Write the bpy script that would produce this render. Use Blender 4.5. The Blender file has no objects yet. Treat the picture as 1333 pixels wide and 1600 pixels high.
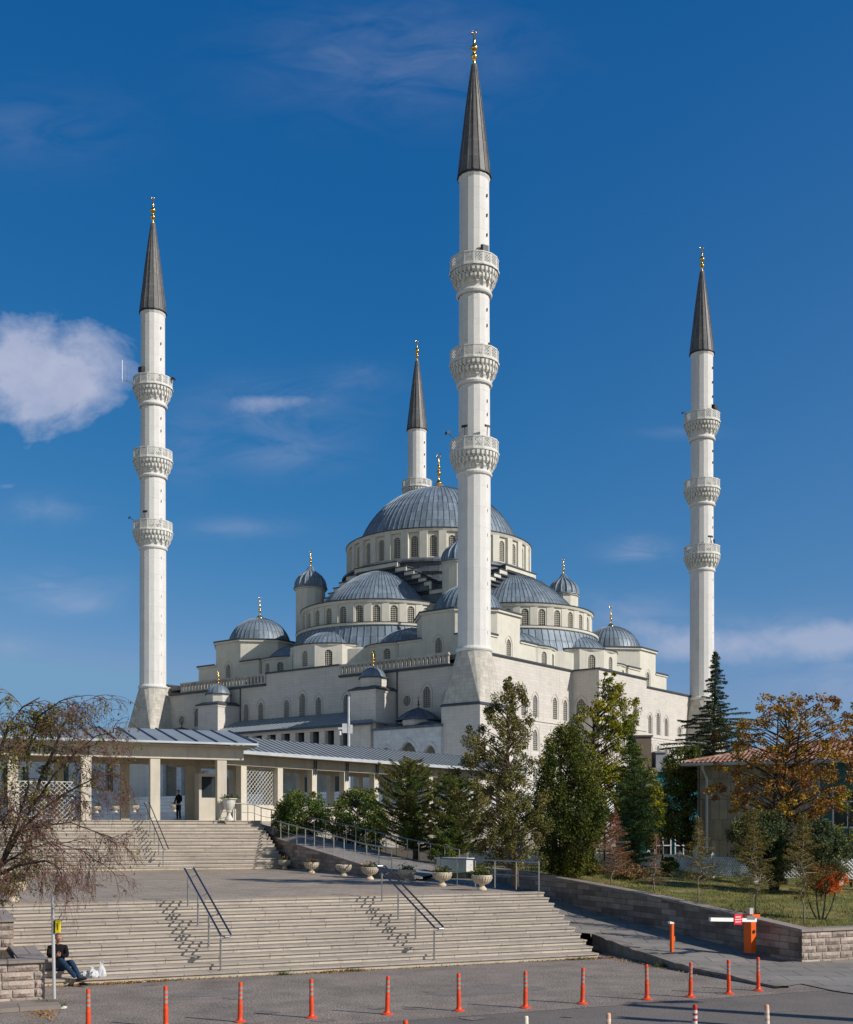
import bpy, math, random
import numpy as np
from mathutils import Vector, Matrix
from mathutils.geometry import tessellate_polygon
random.seed(7); RNG=np.random.default_rng(7)
R=math.radians; PI=math.pi
S=bpy.context.scene
# ---------------------------------------------------------------- camera
F=1807.0; CX=666.5; YH=1297.0; HC=3.67
cd=bpy.data.cameras.new('camera'); cam=bpy.data.objects.new('camera',cd); S.collection.objects.link(cam)
cam.location=(0,0,HC); cam.rotation_euler=(R(90),0,0)
cd.sensor_fit='HORIZONTAL'; cd.sensor_width=36; cd.lens=36*F/1333; cd.shift_y=(YH-800)/1333; cd.clip_end=20000; cd.clip_start=.1
S.camera=cam; S.render.engine='CYCLES'; S.render.resolution_x=853; S.render.resolution_y=1024
S.view_settings.view_transform='Standard'; S.view_settings.look='None'; S.view_settings.exposure=0; S.view_settings.gamma=1
# ---------------------------------------------------------------- sun and sky
SUN_EL=R(31); sh=Vector((.905,-.425)).normalized()
SD=Vector((sh.x*math.cos(SUN_EL),sh.y*math.cos(SUN_EL),math.sin(SUN_EL)))
sl=bpy.data.lights.new('sun','SUN'); sl.energy=4.5; sl.angle=R(.53); sl.color=(1,.94,.85)
so=bpy.data.objects.new('sun',sl); S.collection.objects.link(so); so.rotation_euler=SD.to_track_quat('Z','Y').to_euler(); so.location=(60,-40,60)
W=bpy.data.worlds.new('World'); S.world=W; W.use_nodes=True
nt=W.node_tree; N=nt.nodes; LK=nt.links; N.clear()
def nd(t,nt_=None,**k):
    n=(nt_ or nt).nodes.new(t)
    for a,b in k.items(): setattr(n,a,b)
    return n
def mth(op,a,b=None,c=None,nt_=None,clamp=False):
    T=nt_ or nt; n=T.nodes.new('ShaderNodeMath'); n.operation=op; n.use_clamp=clamp
    for i,x in enumerate((a,b,c)):
        if x is None: continue
        if isinstance(x,(int,float)): n.inputs[i].default_value=x
        else: T.links.new(x,n.inputs[i])
    return n.outputs[0]
sky=nd('ShaderNodeTexSky',sky_type='NISHITA',sun_disc=False,sun_elevation=SUN_EL,sun_rotation=math.atan2(sh.x,sh.y),altitude=900,air_density=.8,dust_density=.15,ozone_density=3.0)
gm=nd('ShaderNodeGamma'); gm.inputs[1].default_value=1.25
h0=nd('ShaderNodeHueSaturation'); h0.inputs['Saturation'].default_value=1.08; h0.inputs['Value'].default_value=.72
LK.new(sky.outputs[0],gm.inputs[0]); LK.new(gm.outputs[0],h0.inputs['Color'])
sp_=nd('ShaderNodeSeparateColor'); LK.new(h0.outputs[0],sp_.inputs[0]); hs=nd('ShaderNodeCombineColor')     # clear, polarised-looking autumn sky
for i,(c0,v0,p) in enumerate(((.3,.11,1.58),(.84,1.15,.67),(2.27,3.40,.41))): LK.new(mth('MINIMUM',mth('MULTIPLY',mth('POWER',mth('DIVIDE',sp_.outputs[i],c0),p),v0),(1.75,3.4,5.4)[i]),hs.inputs[i])
tc=nd('ShaderNodeTexCoord'); sx=nd('ShaderNodeSeparateXYZ'); LK.new(tc.outputs['Generated'],sx.inputs[0])
rear_fill=nd('ShaderNodeMapRange',interpolation_type='SMOOTHSTEP'); rear_fill.inputs[1].default_value=.12; rear_fill.inputs[2].default_value=-.25; LK.new(sx.outputs[1],rear_fill.inputs[0])   # unseen sky on the sun's side, tinted warm as fill for the shaded walls
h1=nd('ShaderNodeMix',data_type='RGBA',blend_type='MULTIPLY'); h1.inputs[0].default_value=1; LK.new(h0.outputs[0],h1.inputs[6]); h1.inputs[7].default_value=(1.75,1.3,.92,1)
h2=nd('ShaderNodeMix',data_type='RGBA'); LK.new(rear_fill.outputs[0],h2.inputs[0]); LK.new(hs.outputs[0],h2.inputs[6]); LK.new(h1.outputs[2],h2.inputs[7])
yy=mth('MAXIMUM',sx.outputs[1],.05)
cu=mth('DIVIDE',sx.outputs[0],yy); cv=mth('DIVIDE',sx.outputs[2],yy)
cb=nd('ShaderNodeCombineXYZ'); LK.new(cu,cb.inputs[0]); LK.new(cv,cb.inputs[1])
def cnoise(scale,detail,dist,sy=1.0,off=(0,0,0),rough=.6):
    mp=nd('ShaderNodeMapping'); mp.inputs['Scale'].default_value=(1,sy,1); mp.inputs['Location'].default_value=off; LK.new(cb.outputs[0],mp.inputs[0])
    n=nd('ShaderNodeTexNoise'); n.inputs['Scale'].default_value=scale; n.inputs['Detail'].default_value=detail; n.inputs['Distortion'].default_value=dist; n.inputs['Roughness'].default_value=rough
    LK.new(mp.outputs[0],n.inputs['Vector']); return n.outputs[0]
n1=cnoise(9,9,.35,1.35,rough=.62); n2=cnoise(13,10,.9,2.6,(3,1,0),.6)
def blob(px,py,rx,ry,amp):
    u0=(px-CX)/F; v0=(YH-py)/F
    a=mth('MULTIPLY',mth('SUBTRACT',cu,u0),F/rx); b=mth('MULTIPLY',mth('SUBTRACT',cv,v0),F/ry)
    d=mth('ADD',mth('MULTIPLY',a,a),mth('MULTIPLY',b,b))
    return mth('MULTIPLY',mth('POWER',2.718,mth('MULTIPLY',d,-1.0)),amp)
tot=None
for b in [(95,585,115,88,1.0),(10,560,75,80,.8),(165,575,80,60,.5),(75,640,75,48,.65)]:
    o=blob(*b); tot=o if tot is None else mth('ADD',tot,o)
c1=mth('MULTIPLY',mth('ADD',mth('MULTIPLY',mth('SUBTRACT',n1,.5),3.6),mth('SUBTRACT',tot,.48)),1.15,clamp=True)
c1=mth('MULTIPLY',c1,mth('MULTIPLY',tot,3,clamp=True))
tot=None
for b in [(430,640,110,40,.6),(440,708,100,30,.5),(375,825,75,14,.55),(90,920,95,26,.6),(70,795,60,20,.5),(990,858,48,18,1.0),(1200,1003,210,36,.8),(985,960,80,35,.5),(560,590,60,22,.35),(620,90,190,80,.38),(1070,676,60,9,.4),(1300,1060,90,60,.7),(25,1010,40,14,.5),(120,945,55,14,.6),(290,700,40,50,.3),(30,200,160,60,.2)]:
    o=blob(*b); tot=o if tot is None else mth('ADD',tot,o)
c2=mth('MULTIPLY',mth('SUBTRACT',n2,.34),mth('MULTIPLY',tot,1.75),clamp=True)
c2=mth('MULTIPLY',c2,.72)
n3=cnoise(22,10,.2,1.2,(1,5,0),.65)
tot=None
for b in [(1235,1006,180,30,1.25),(1075,1010,110,30,1.05),(985,975,50,20,.7),(1330,990,90,30,.9),(390,636,55,20,.85),(475,626,95,11,.78),(470,712,85,12,.74),(80,915,60,10,.8),(120,940,50,9,.6),(75,797,30,9,.55),(100,815,28,8,.5),(12,760,26,6,.6),(995,854,38,11,.65),(380,826,48,7,.6),(15,1010,32,7,.6)]:
    o=blob(*b); tot=o if tot is None else mth('ADD',tot,o)
c3=mth('MULTIPLY',mth('ADD',mth('MULTIPLY',mth('SUBTRACT',n3,.5),2.2),mth('SUBTRACT',tot,.42)),.85,clamp=True)
c3=mth('MULTIPLY',c3,mth('MULTIPLY',tot,1.6,clamp=True))
c1=mth('MULTIPLY',c1,mth('ADD',mth('MULTIPLY',n3,.75),.52),clamp=True)
cl=mth('MAXIMUM',mth('MAXIMUM',mth('MULTIPLY',c1,.92),mth('MULTIPLY',c3,.62)),c2)
cl=mth('MULTIPLY',cl,mth('GREATER_THAN',sx.outputs[1],.05))
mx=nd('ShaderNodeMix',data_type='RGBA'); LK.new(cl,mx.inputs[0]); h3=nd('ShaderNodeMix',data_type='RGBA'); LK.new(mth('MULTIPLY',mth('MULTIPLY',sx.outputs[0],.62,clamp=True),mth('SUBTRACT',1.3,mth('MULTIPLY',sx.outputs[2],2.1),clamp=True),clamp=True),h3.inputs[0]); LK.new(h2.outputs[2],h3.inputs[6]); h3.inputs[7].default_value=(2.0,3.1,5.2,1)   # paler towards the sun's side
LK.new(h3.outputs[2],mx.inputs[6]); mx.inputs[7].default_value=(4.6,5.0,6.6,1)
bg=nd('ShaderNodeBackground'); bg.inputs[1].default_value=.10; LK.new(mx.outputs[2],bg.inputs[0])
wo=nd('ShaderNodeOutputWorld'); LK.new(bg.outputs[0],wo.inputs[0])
# ---------------------------------------------------------------- coordinates
E2=Vector((.9165,.4000)).normalized(); U2=Vector((-E2.y,E2.x)); ENROT=math.atan2(E2.y,E2.x)
def G(px,py,z):
    d=(HC-z)*F/(py-YH); return Vector(((px-CX)/F*d,d,z))
def D(px,py,d): return Vector(((px-CX)/F*d,d,HC+(YH-py)/F*d))
def EN(e,n,z=0): p=E2*e+U2*n; return Vector((p.x,p.y,z))
def toEN(v): return (v.x*E2.x+v.y*E2.y, v.x*U2.x+v.y*U2.y)
D0=148.
_F=Vector((74.5/F*D0,D0)); _L=Vector((-539.4/F*D0,1.2618*D0)); _R=Vector((589.7/F*D0,1.3699*D0))
MC=(_L+_R)/2; A=(_L-_F).length/2; B=(_R-_F).length/2
MROT=math.atan2(-(_L-_F).y,-(_L-_F).x)      # local x = -p , local y = q
def MW(x,y,z=0):
    c,s=math.cos(MROT),math.sin(MROT); return Vector((MC.x+c*x-s*y,MC.y+s*x+c*y,z))
# ---------------------------------------------------------------- materials
MATS={}
def mat(name,col,rough=.85,metal=0.,var=.12,scale=2.,bump=0.,bscale=25.,brick=None,streak=0.,grime=0.,trans=0.,island=0.,hue2=None,spec=.3,uvn=False,fine=0.):
    if name in MATS: return MATS[name]
    m=bpy.data.materials.new(name); m.use_nodes=True; T=m.node_tree; T.nodes.clear(); L=T.links
    out=T.nodes.new('ShaderNodeOutputMaterial'); b=T.nodes.new('ShaderNodeBsdfPrincipled')
    b.inputs['Roughness'].default_value=rough; b.inputs['Metallic'].default_value=metal; b.inputs['Specular IOR Level'].default_value=spec
    tcn=T.nodes.new('ShaderNodeTexCoord'); vec=tcn.outputs['UV' if uvn else 'Object']
    def noise(s,d=5,mp=None,v=None,rg=.6):
        n=T.nodes.new('ShaderNodeTexNoise'); n.inputs['Scale'].default_value=s; n.inputs['Detail'].default_value=d; n.inputs['Roughness'].default_value=rg
        if mp:
            q=T.nodes.new('ShaderNodeMapping'); q.inputs['Scale'].default_value=mp; L.new(v or vec,q.inputs[0]); L.new(q.outputs[0],n.inputs['Vector'])
        else: L.new(v or vec,n.inputs['Vector'])
        return n.outputs[0]
    def mulc(c,fac):
        v=T.nodes.new('ShaderNodeVectorMath'); v.operation='SCALE'
        if isinstance(c,tuple): v.inputs[0].default_value=c[:3]
        else: L.new(c,v.inputs[0])
        L.new(fac,v.inputs['Scale']); return v.outputs[0]
    def mr(x,a,bb,c,d):
        n=T.nodes.new('ShaderNodeMapRange'); n.inputs[1].default_value=a;n.inputs[2].default_value=bb;n.inputs[3].default_value=c;n.inputs[4].default_value=d; L.new(x,n.inputs[0]); return n.outputs[0]
    def mixc(f,a,c):
        n=T.nodes.new('ShaderNodeMix'); n.data_type='RGBA'
        if isinstance(f,float): n.inputs[0].default_value=f
        else: L.new(f,n.inputs[0])
        for i,x in ((6,a),(7,c)):
            if isinstance(x,tuple): n.inputs[i].default_value=(*x[:3],1)
            else: L.new(x,n.inputs[i])
        return n.outputs[2]
    c=tuple(col); hgt=None
    if brick:
        bw,bh,ms,mcol,bv=brick[:5]; off=brick[5] if len(brick)>5 else .5
        bt=T.nodes.new('ShaderNodeTexBrick'); L.new(tcn.outputs['UV'],bt.inputs['Vector'])
        bt.inputs['Scale'].default_value=1; bt.inputs['Brick Width'].default_value=bw; bt.inputs['Row Height'].default_value=bh; bt.inputs['Mortar Size'].default_value=ms; bt.inputs['Mortar Smooth'].default_value=.3
        bt.offset=off; bt.inputs['Color1'].default_value=(*[x*(1-bv) for x in col],1); bt.inputs['Color2'].default_value=(*[min(1,x*(1+bv)) for x in col],1); bt.inputs['Mortar'].default_value=(*mcol,1)
        c=bt.outputs['Color']; hgt=bt.outputs['Fac']
    if hue2: c=mixc(mr(noise(scale*.6,4),.42,.6,0,1),c,tuple(hue2))
    c=mulc(c,mr(noise(scale,6),.3,.7,1-var,1+var))
    if fine: c=mulc(c,mr(noise(bscale*2,2),.3,.7,1-fine,1+fine))
    if streak: c=mulc(c,mr(noise(1.,5,(3.2,3.2,.22)),.5,.78,1.,1-streak))
    if grime: c=mulc(c,mr(noise(.35,7,rg=.7),.48,.7,1.,1-grime))
    if island:
        g=T.nodes.new('ShaderNodeNewGeometry'); c=mulc(c,mr(g.outputs['Random Per Island'],0,1,1-island,1+island))
    L.new(c,b.inputs['Base Color'])
    if bump or hgt is not None:
        bp=T.nodes.new('ShaderNodeBump'); bp.inputs['Strength'].default_value=max(bump,.01) if hgt is None else .6; bp.inputs['Distance'].default_value=.02
        h=noise(bscale,6)
        if hgt is not None:
            a=T.nodes.new('ShaderNodeMath'); a.operation='MULTIPLY_ADD'; L.new(hgt,a.inputs[0]); a.inputs[1].default_value=-1.; 
            s=T.nodes.new('ShaderNodeMath'); s.operation='MULTIPLY'; L.new(h,s.inputs[0]); s.inputs[1].default_value=bump*1.5; L.new(s.outputs[0],a.inputs[2]); h=a.outputs[0]
        L.new(h,bp.inputs['Height']); L.new(bp.outputs[0],b.inputs['Normal'])
    sh_=b.outputs[0]
    if trans:
        t=T.nodes.new('ShaderNodeBsdfTranslucent'); L.new(c,t.inputs[0]); ms_=T.nodes.new('ShaderNodeMixShader'); ms_.inputs[0].default_value=trans; L.new(b.outputs[0],ms_.inputs[1]); L.new(t.outputs[0],ms_.inputs[2]); sh_=ms_.outputs[0]
    L.new(sh_,out.inputs[0]); MATS[name]=m; return m
LEADM=dict(rough=.52,metal=.12,spec=.4)
lead_dome=mat('lead_dome',(.20,.25,.30),var=.22,scale=.7,brick=(1,1.9,.035,(.07,.085,.11),.22,.37),streak=.15,bump=.1,bscale=8,**LEADM)
lead=mat('lead_sheet',(.11,.125,.15),var=.3,scale=1.2,brick=(.75,2.2,.03,(.045,.05,.06),.2),bump=.15,bscale=6,**LEADM)
lead_dark=mat('lead_trim',(.055,.065,.08),var=.2,**LEADM)
lead_cone=mat('lead_cone',(.125,.12,.118),var=.22,scale=1.5,brick=(1,2.1,.05,(.2,.195,.19),.16,0.),bump=.1,**LEADM)
roof_lead=mat('roof_lead_panels',(.27,.30,.32),var=.1,scale=.8,rough=.5,metal=.1,streak=.12,spec=.5)
seam=mat('roof_seam',(.06,.07,.085),rough=.5)
stone=mat('limestone_ashlar',(.595,.556,.505),var=.05,scale=.7,brick=(1.15,.42,.011,(.46,.43,.385),.045),streak=.13,grime=.10,bump=.12,bscale=9)
stone2=mat('limestone_base',(.52,.49,.43),var=.12,scale=1.0,brick=(1.0,.5,.014,(.37,.33,.27),.10),streak=.28,grime=.2,bump=.2,bscale=6)
marble=mat('grey_marble',(.56,.57,.58),var=.12,scale=1.4,brick=(1.4,.6,.01,(.42,.42,.43),.07),streak=.1,bump=.05)
cream=mat('cream_render',(.62,.592,.51),var=.05,scale=.9,streak=.16,grime=.10,bump=.05)
white=mat('minaret_white',(.69,.675,.648),var=.04,scale=.8,brick=(3,2.6,.014,(.56,.56,.54),.02),streak=.10,grime=.07,bump=.04,rough=.7)
whitec=mat('carved_white_stone',(.66,.65,.61),var=.10,scale=2.5,streak=.2,bump=.3,bscale=8)
gold=mat('gilded_copper',(.85,.50,.13),rough=.22,metal=1.,var=.08,spec=.5)
dark=mat('dark_void',(.012,.012,.014),rough=.35,var=0,spec=.5)
grille=mat('window_grille',(.56,.53,.46),var=.06)
grille2=mat('window_grille_stone',(.50,.475,.43),var=.06)
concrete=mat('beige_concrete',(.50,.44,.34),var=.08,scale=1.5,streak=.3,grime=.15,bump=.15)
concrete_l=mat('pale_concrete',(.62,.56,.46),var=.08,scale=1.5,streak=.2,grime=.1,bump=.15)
black=mat('black_paint',(.02,.02,.022),rough=.5,var=.1)
# ---------------------------------------------------------------- mesh tools
def empty(name,loc=(0,0,0),rz=0.,label=None,cat=None,group=None,kind=None):
    o=bpy.data.objects.new(name,None); S.collection.objects.link(o); o.location=loc; o.rotation_euler=(0,0,rz); o.empty_display_size=.3
    tag(o,label,cat,group,kind); return o
def tag(o,label=None,cat=None,group=None,kind=None):
    if label: o['label']=label
    if cat: o['category']=cat
    if group: o['group']=group
    if kind: o['kind']=kind
    return o
class MB:
    def __init__(s): s.v=[];s.f=[];s.m=[];s.uv={};s.cm=0
    def add(s,pts,faces,uvs=None):
        o=len(s.v); s.v.extend([tuple(p) for p in pts])
        for i,f in enumerate(faces):
            if uvs: s.uv[len(s.f)]=uvs[i]
            s.f.append(tuple(o+k for k in f)); s.m.append(s.cm)
        return s
    def quad(s,a,b,c,d): return s.add([a,b,c,d],[(0,1,2,3)])
    def poly(s,p): return s.add(p,[tuple(range(len(p)))])
    def box(s,x0,x1,y0,y1,z0,z1):
        return s.add([(x0,y0,z0),(x1,y0,z0),(x1,y1,z0),(x0,y1,z0),(x0,y0,z1),(x1,y0,z1),(x1,y1,z1),(x0,y1,z1)],
          [(0,3,2,1),(4,5,6,7),(0,1,5,4),(1,2,6,5),(2,3,7,6),(3,0,4,7)])
    def obox(s,c,ax,ay,az):
        c=Vector(c);ax=Vector(ax);ay=Vector(ay);az=Vector(az)
        P=[c+i*ax+j*ay+k*az for k in(-1,1) for (i,j) in((-1,-1),(1,-1),(1,1),(-1,1))]
        return s.add(P,[(0,3,2,1),(4,5,6,7),(0,1,5,4),(1,2,6,5),(2,3,7,6),(3,0,4,7)])
    def prism(s,pts,z0,z1,top=None):
        n=len(pts); t=top or pts
        return s.add([(x,y,z0) for x,y in pts]+[(x,y,z1) for x,y in t],[tuple(range(n-1,-1,-1)),tuple(range(n,2*n))]+[(i,(i+1)%n,n+(i+1)%n,n+i) for i in range(n)])
    def rev(s,prof,n,c=(0,0),a0=0.,a1=2*PI,un=None,cap=False):
        full=abs(a1-a0-2*PI)<1e-6; k=n if full else n+1; P=[]
        for r,z in prof:
            for i in range(k):
                a=a0+(a1-a0)*i/n; P.append((c[0]+r*math.cos(a),c[1]+r*math.sin(a),z))
        arc=[0.]
        for i in range(1,len(prof)): arc.append(arc[-1]+math.hypot(prof[i][0]-prof[i-1][0],prof[i][1]-prof[i-1][1]))
        fs=[];uv=[]; un=un or n
        for j in range(len(prof)-1):
            for i in range(n):
                i2=(i+1)%k; fs.append((j*k+i,j*k+i2,(j+1)*k+i2,(j+1)*k+i))
                u0=i*un/n;u1=(i+1)*un/n; uv.append([(u0,arc[j]),(u1,arc[j]),(u1,arc[j+1]),(u0,arc[j+1])])
        s.add(P,fs,uv)
        if cap and full: s.add([(c[0]+prof[-1][0]*math.cos(a0+2*PI*i/n),c[1]+prof[-1][0]*math.sin(a0+2*PI*i/n),prof[-1][1]) for i in range(n)],[tuple(range(n))])
        return s
    def ribs(s,prof,n,c=(0,0),a0=0.,a1=2*PI,w=.06,h=.1):
        full=abs(a1-a0-2*PI)<1e-6
        for i in range(n if full else n+1):
            a=a0+(a1-a0)*i/n; ca,sa=math.cos(a),math.sin(a); P=[]
            for j,(r,z) in enumerate(prof):
                q=prof[min(j+1,len(prof)-1)]; p=prof[max(j-1,0)]
                tr,tz=q[0]-p[0],q[1]-p[1]; L=math.hypot(tr,tz) or 1; nr,nz=tz/L,-tr/L
                ww=min(w,r*.12+.01)
                for rr,zz in((r,z),(r+nr*h,z+nz*h)):
                    for t in(-ww,ww): P.append((c[0]+rr*ca-t*sa,c[1]+rr*sa+t*ca,zz))
            fs=[]
            for j in range(len(prof)-1):
                o=4*j; fs+=[(o+2,o+3,o+7,o+6),(o+0,o+2,o+6,o+4),(o+3,o+1,o+5,o+7)]
            s.add(P,fs)
        return s
    def tube(s,pts,r,n=6,cap=True):
        pts=[Vector(p) for p in pts]; m=len(pts); rr=r if isinstance(r,(list,tuple)) else [r]*m; P=[]
        for i,p in enumerate(pts):
            t=(pts[min(i+1,m-1)]-pts[max(i-1,0)])
            if t.length<1e-9: t=Vector((0,0,1))
            t.normalize(); a=t.cross(Vector((0,0,1)) if abs(t.z)<.9 else Vector((1,0,0))).normalized(); b=t.cross(a)
            for k in range(n):
                g=2*PI*k/n; P.append(p+(a*math.cos(g)+b*math.sin(g))*rr[i])
        fs=[(i*n+k,i*n+(k+1)%n,(i+1)*n+(k+1)%n,(i+1)*n+k) for i in range(m-1) for k in range(n)]
        if cap: fs+=[tuple(range(n-1,-1,-1)),tuple((m-1)*n+k for k in range(n))]
        return s.add(P,fs)
    def build(s,name,mats,parent=None,smooth=False,loc=None,rz=None,flip=False):
        me=bpy.data.meshes.new(name); me.from_pydata(s.v,[],s.f)
        if not isinstance(mats,(list,tuple)): mats=[mats]
        for m in mats: me.materials.append(m)
        if len(mats)>1: me.polygons.foreach_set('material_index',s.m)
        ul=me.uv_layers.new(name='UVMap').data; buf=[0.]*(2*len(me.loops)); vs=s.v
        for p in me.polygons:
            e=s.uv.get(p.index)
            if e:
                for k,li in enumerate(p.loop_indices): buf[2*li],buf[2*li+1]=e[k]
                continue
            nx,ny,nz=p.normal
            if abs(nz)<.75:
                L=math.hypot(nx,ny); tx,ty=-ny/L,nx/L; sl=1/max(L,.3)
                for li in p.loop_indices:
                    v=vs[me.loops[li].vertex_index]; buf[2*li]=v[0]*tx+v[1]*ty; buf[2*li+1]=v[2]*sl
            else:
                for li in p.loop_indices:
                    v=vs[me.loops[li].vertex_index]; buf[2*li]=v[0]; buf[2*li+1]=v[1]
        ul.foreach_set('uv',buf)
        if smooth: me.polygons.foreach_set('use_smooth',[True]*len(me.polygons))
        me.update()
        o=bpy.data.objects.new(name,me); S.collection.objects.link(o)
        if parent: o.parent=parent
        if loc is not None: o.location=loc
        if rz is not None: o.rotation_euler=(0,0,rz)
        return o
def copy_tree(o,parent=None):
    c=o.copy(); S.collection.objects.link(c)
    if parent: c.parent=parent
    for ch in [x for x in o.children]: copy_tree(ch,c)
    return c
def xf(o,loc,rz=None,sc=None):
    o.location=loc
    if rz is not None: o.rotation_euler=(0,0,rz)
    if sc is not None: o.scale=(sc,sc,sc)
    return o
def arch(w,h,kind='round',n=8):
    """loop of (u,z) from the sill, counter-clockwise"""
    if kind=='circle': return [(w/2*math.cos(2*PI*i/20),h/2+h/2*math.sin(2*PI*i/20)) for i in range(20)]
    r=w/2; pts=[(-r,0),(r,0)]
    if kind=='rect': return pts+[(r,h),(-r,h)]
    if kind=='round':
        for i in range(n+1): a=PI*i/n; pts.append((r*math.cos(a),h-r+r*math.sin(a)))
    else:
        R_=w*.72; cz=h-math.sqrt(R_*R_-(R_-r)**2)
        a1=math.acos((R_-r)/R_)
        for i in range(n//2+1): a=a1*i/(n//2); pts.append((r-R_+R_*math.cos(a),cz+R_*math.sin(a)))
        for i in range(n//2-1,-1,-1): a=a1*i/(n//2); pts.append((-(r-R_+R_*math.cos(a)),cz+R_*math.sin(a)))
    return pts
def panel(mb,O,U,outer,holes,depth=.4):
    """flat wall in the plane O + u*U + z*Z; outward normal = U rotated -90 deg; holes [(uc,z0,w,h,kind)]"""
    U=Vector((U[0],U[1],0)).normalized(); Nn=Vector((U.y,-U.x,0)); O=Vector((O[0],O[1],0))
    loops=[list(outer)]+[[(uc+u,z0+z) for u,z in arch(w,h,k)] for uc,z0,w,h,k in holes]
    flat=[p for l in loops for p in l]
    tris=tessellate_polygon([[Vector((u,z,0)) for u,z in l] for l in loops])
    P=[O+U*u+Vector((0,0,z)) for u,z in flat]; fs=[]
    for a,b,c in tris:
        ar=(flat[b][0]-flat[a][0])*(flat[c][1]-flat[a][1])-(flat[c][0]-flat[a][0])*(flat[b][1]-flat[a][1])
        fs.append((a,b,c) if ar>0 else (a,c,b))
    mb.add(P,fs)
    for l in loops[1:]:
        n=len(l); Q=[O+U*u+Vector((0,0,z)) for u,z in l]+[O+U*u+Vector((0,0,z))-Nn*depth for u,z in l]
        mb.add(Q,[(i,n+i,n+(i+1)%n,(i+1)%n) for i in range(n)])
_WM={}
def win_mesh(w,h,kind,gm,hood,pitch=.30,bar=.05):
    key=(round(w,2),round(h,2),kind,gm.name,hood)
    if key in _WM: return _WM[key]
    a=MB(); n=arch(w,h,kind); a.add([(u,.38,z) for u,z in n],[tuple(range(len(n)))])
    if hood:
        a.cm=1; l=arch(w+.5,h+.42,kind) ; l2=arch(w+.72,h+.56,kind)
        if kind=='circle': l=[(u,z-.21) for u,z in l]; l2=[(u,z-.28) for u,z in l2]
        k=len(l); st=0 if kind=='circle' else 1
        for i in range(st,k if kind=='circle' else k):
            j=(i+1)%k
            if kind!='circle' and j==0: break
            p=[l[i],l[j],l2[j],l2[i]]
            a.add([(u,-.07,z) for u,z in p]+[(u,0,z) for u,z in p],[(0,1,2,3),(0,4,5,1),(2,6,7,3)])
    g=MB(); r=w/2
    def top(u):   # height of the opening at u
        if kind=='circle': return h/2+math.sqrt(max(0,h*h/4-u*u))
        best=h
        for i in range(2,len(n)-1):
            (u0,z0),(u1,z1)=n[i],n[i+1]
            if min(u0,u1)-1e-6<=u<=max(u0,u1)+1e-6 and abs(u1-u0)>1e-6: return z0+(z1-z0)*(u-u0)/(u1-u0)
        return n[2][1] if abs(u)>=r-1e-6 else best
    def half(z):
        if kind=='circle': t=h*h/4-(z-h/2)**2; return math.sqrt(t) if t>0 else 0
        if z<=n[2][1]: return r
        for i in range(2,len(n)//2+2):
            (u0,z0),(u1,z1)=n[i],n[min(i+1,len(n)-1)]
            if z0<=z<=z1: return abs(u0+(u1-u0)*(z-z0)/max(z1-z0,1e-6))
        return 0
    nu=max(3,round(w/pitch)); 
    for i in range(nu+1):
        u=-r+bar/2+(w-bar)*i/nu; t=top(u); b=(h-t) if kind=='circle' else 0
        if t-b>.1: g.box(u-bar/2,u+bar/2,.14,.24,b,t)
    nz=max(3,round(h/pitch))
    for i in range(nz+1):
        z=bar/2+(h-bar)*i/nz; hw=half(z)
        if hw>.06: g.box(-hw,hw,.15,.23,z-bar/2,z+bar/2)
    A_=a.build('window',[dark,gm]); B_=g.build('grille',gm); ma,mb_=A_.data,B_.data
    bpy.data.objects.remove(A_); bpy.data.objects.remove(B_); _WM[key]=(ma,mb_); return _WM[key]
def window(parent,O,U,uc,z0,w,h,kind,gm,hood=False):
    ma,mb_=win_mesh(w,h,kind,gm,hood); U=Vector((U[0],U[1],0)).normalized(); p=Vector((O[0],O[1],0))+U*uc
    o=bpy.data.objects.new('window',ma); S.collection.objects.link(o); o.parent=parent; o.location=(p.x,p.y,z0); o.rotation_euler=(0,0,math.atan2(U.y,U.x))
    g=bpy.data.objects.new('grille',mb_); S.collection.objects.link(g); g.parent=o; return o
def wall_with_windows(parent,mb,O,U,outer,holes,gm,hood=False,depth=.4):
    panel(mb,O,U,outer,holes,depth)
    for uc,z0,w,h,k in holes: window(parent,O,U,uc,z0,w,h,k,gm,hood)
FIN=[(0,.00),(.30,.00),(.26,.05),(.12,.10),(.075,.16),(.07,.24),(.10,.28),(.17,.31),(.19,.35),(.17,.39),(.09,.43),(.07,.47),(.13,.51),(.15,.54),(.12,.58),(.06,.62),(.05,.67),(.08,.70),(.05,.74),(.03,.82),(0,.88)]
FINM=[(0,0),(.11,0),(.13,.04),(.10,.12),(.13,.2),(.24,.25),(.25,.29),(.12,.33),(.09,.39),(.22,.44),(.29,.49),(.22,.54),(.10,.58),(.07,.64),(.13,.68),(.07,.72),(.05,.78),(0,.84)]
def finial(parent,x,y,z,H,s=1.,prof=None,base=None):
    m=MB(); m.rev([(r*s,z+t*H) for r,t in (prof or FIN)],10,(x,y))
    cz=z+H*.92; rr=H*.075
    pts=[(x+rr*math.cos(a),y,cz+rr*math.sin(a)) for a in [R(130)+R(280)*i/10 for i in range(11)]]
    m.tube(pts,[.015*s+.05*s*math.sin(PI*i/10) for i in range(11)],4)
    return m.build('finial',gold,parent,smooth=True)
# ---------------------------------------------------------------- mosque (local frame: +x = sunny side, -y = shaded side)
WX=A-1.5; WY=B-1.5; ZT=27.0; ZG=8.5
mosque=empty('mosque',MW(0,0,0),MROT,'large cream limestone mosque with a grey lead main dome and half domes','mosque')
def part(mb,name,m,smooth=False,parent=None): return mb.build(name,m,parent or mosque,smooth)
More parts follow.
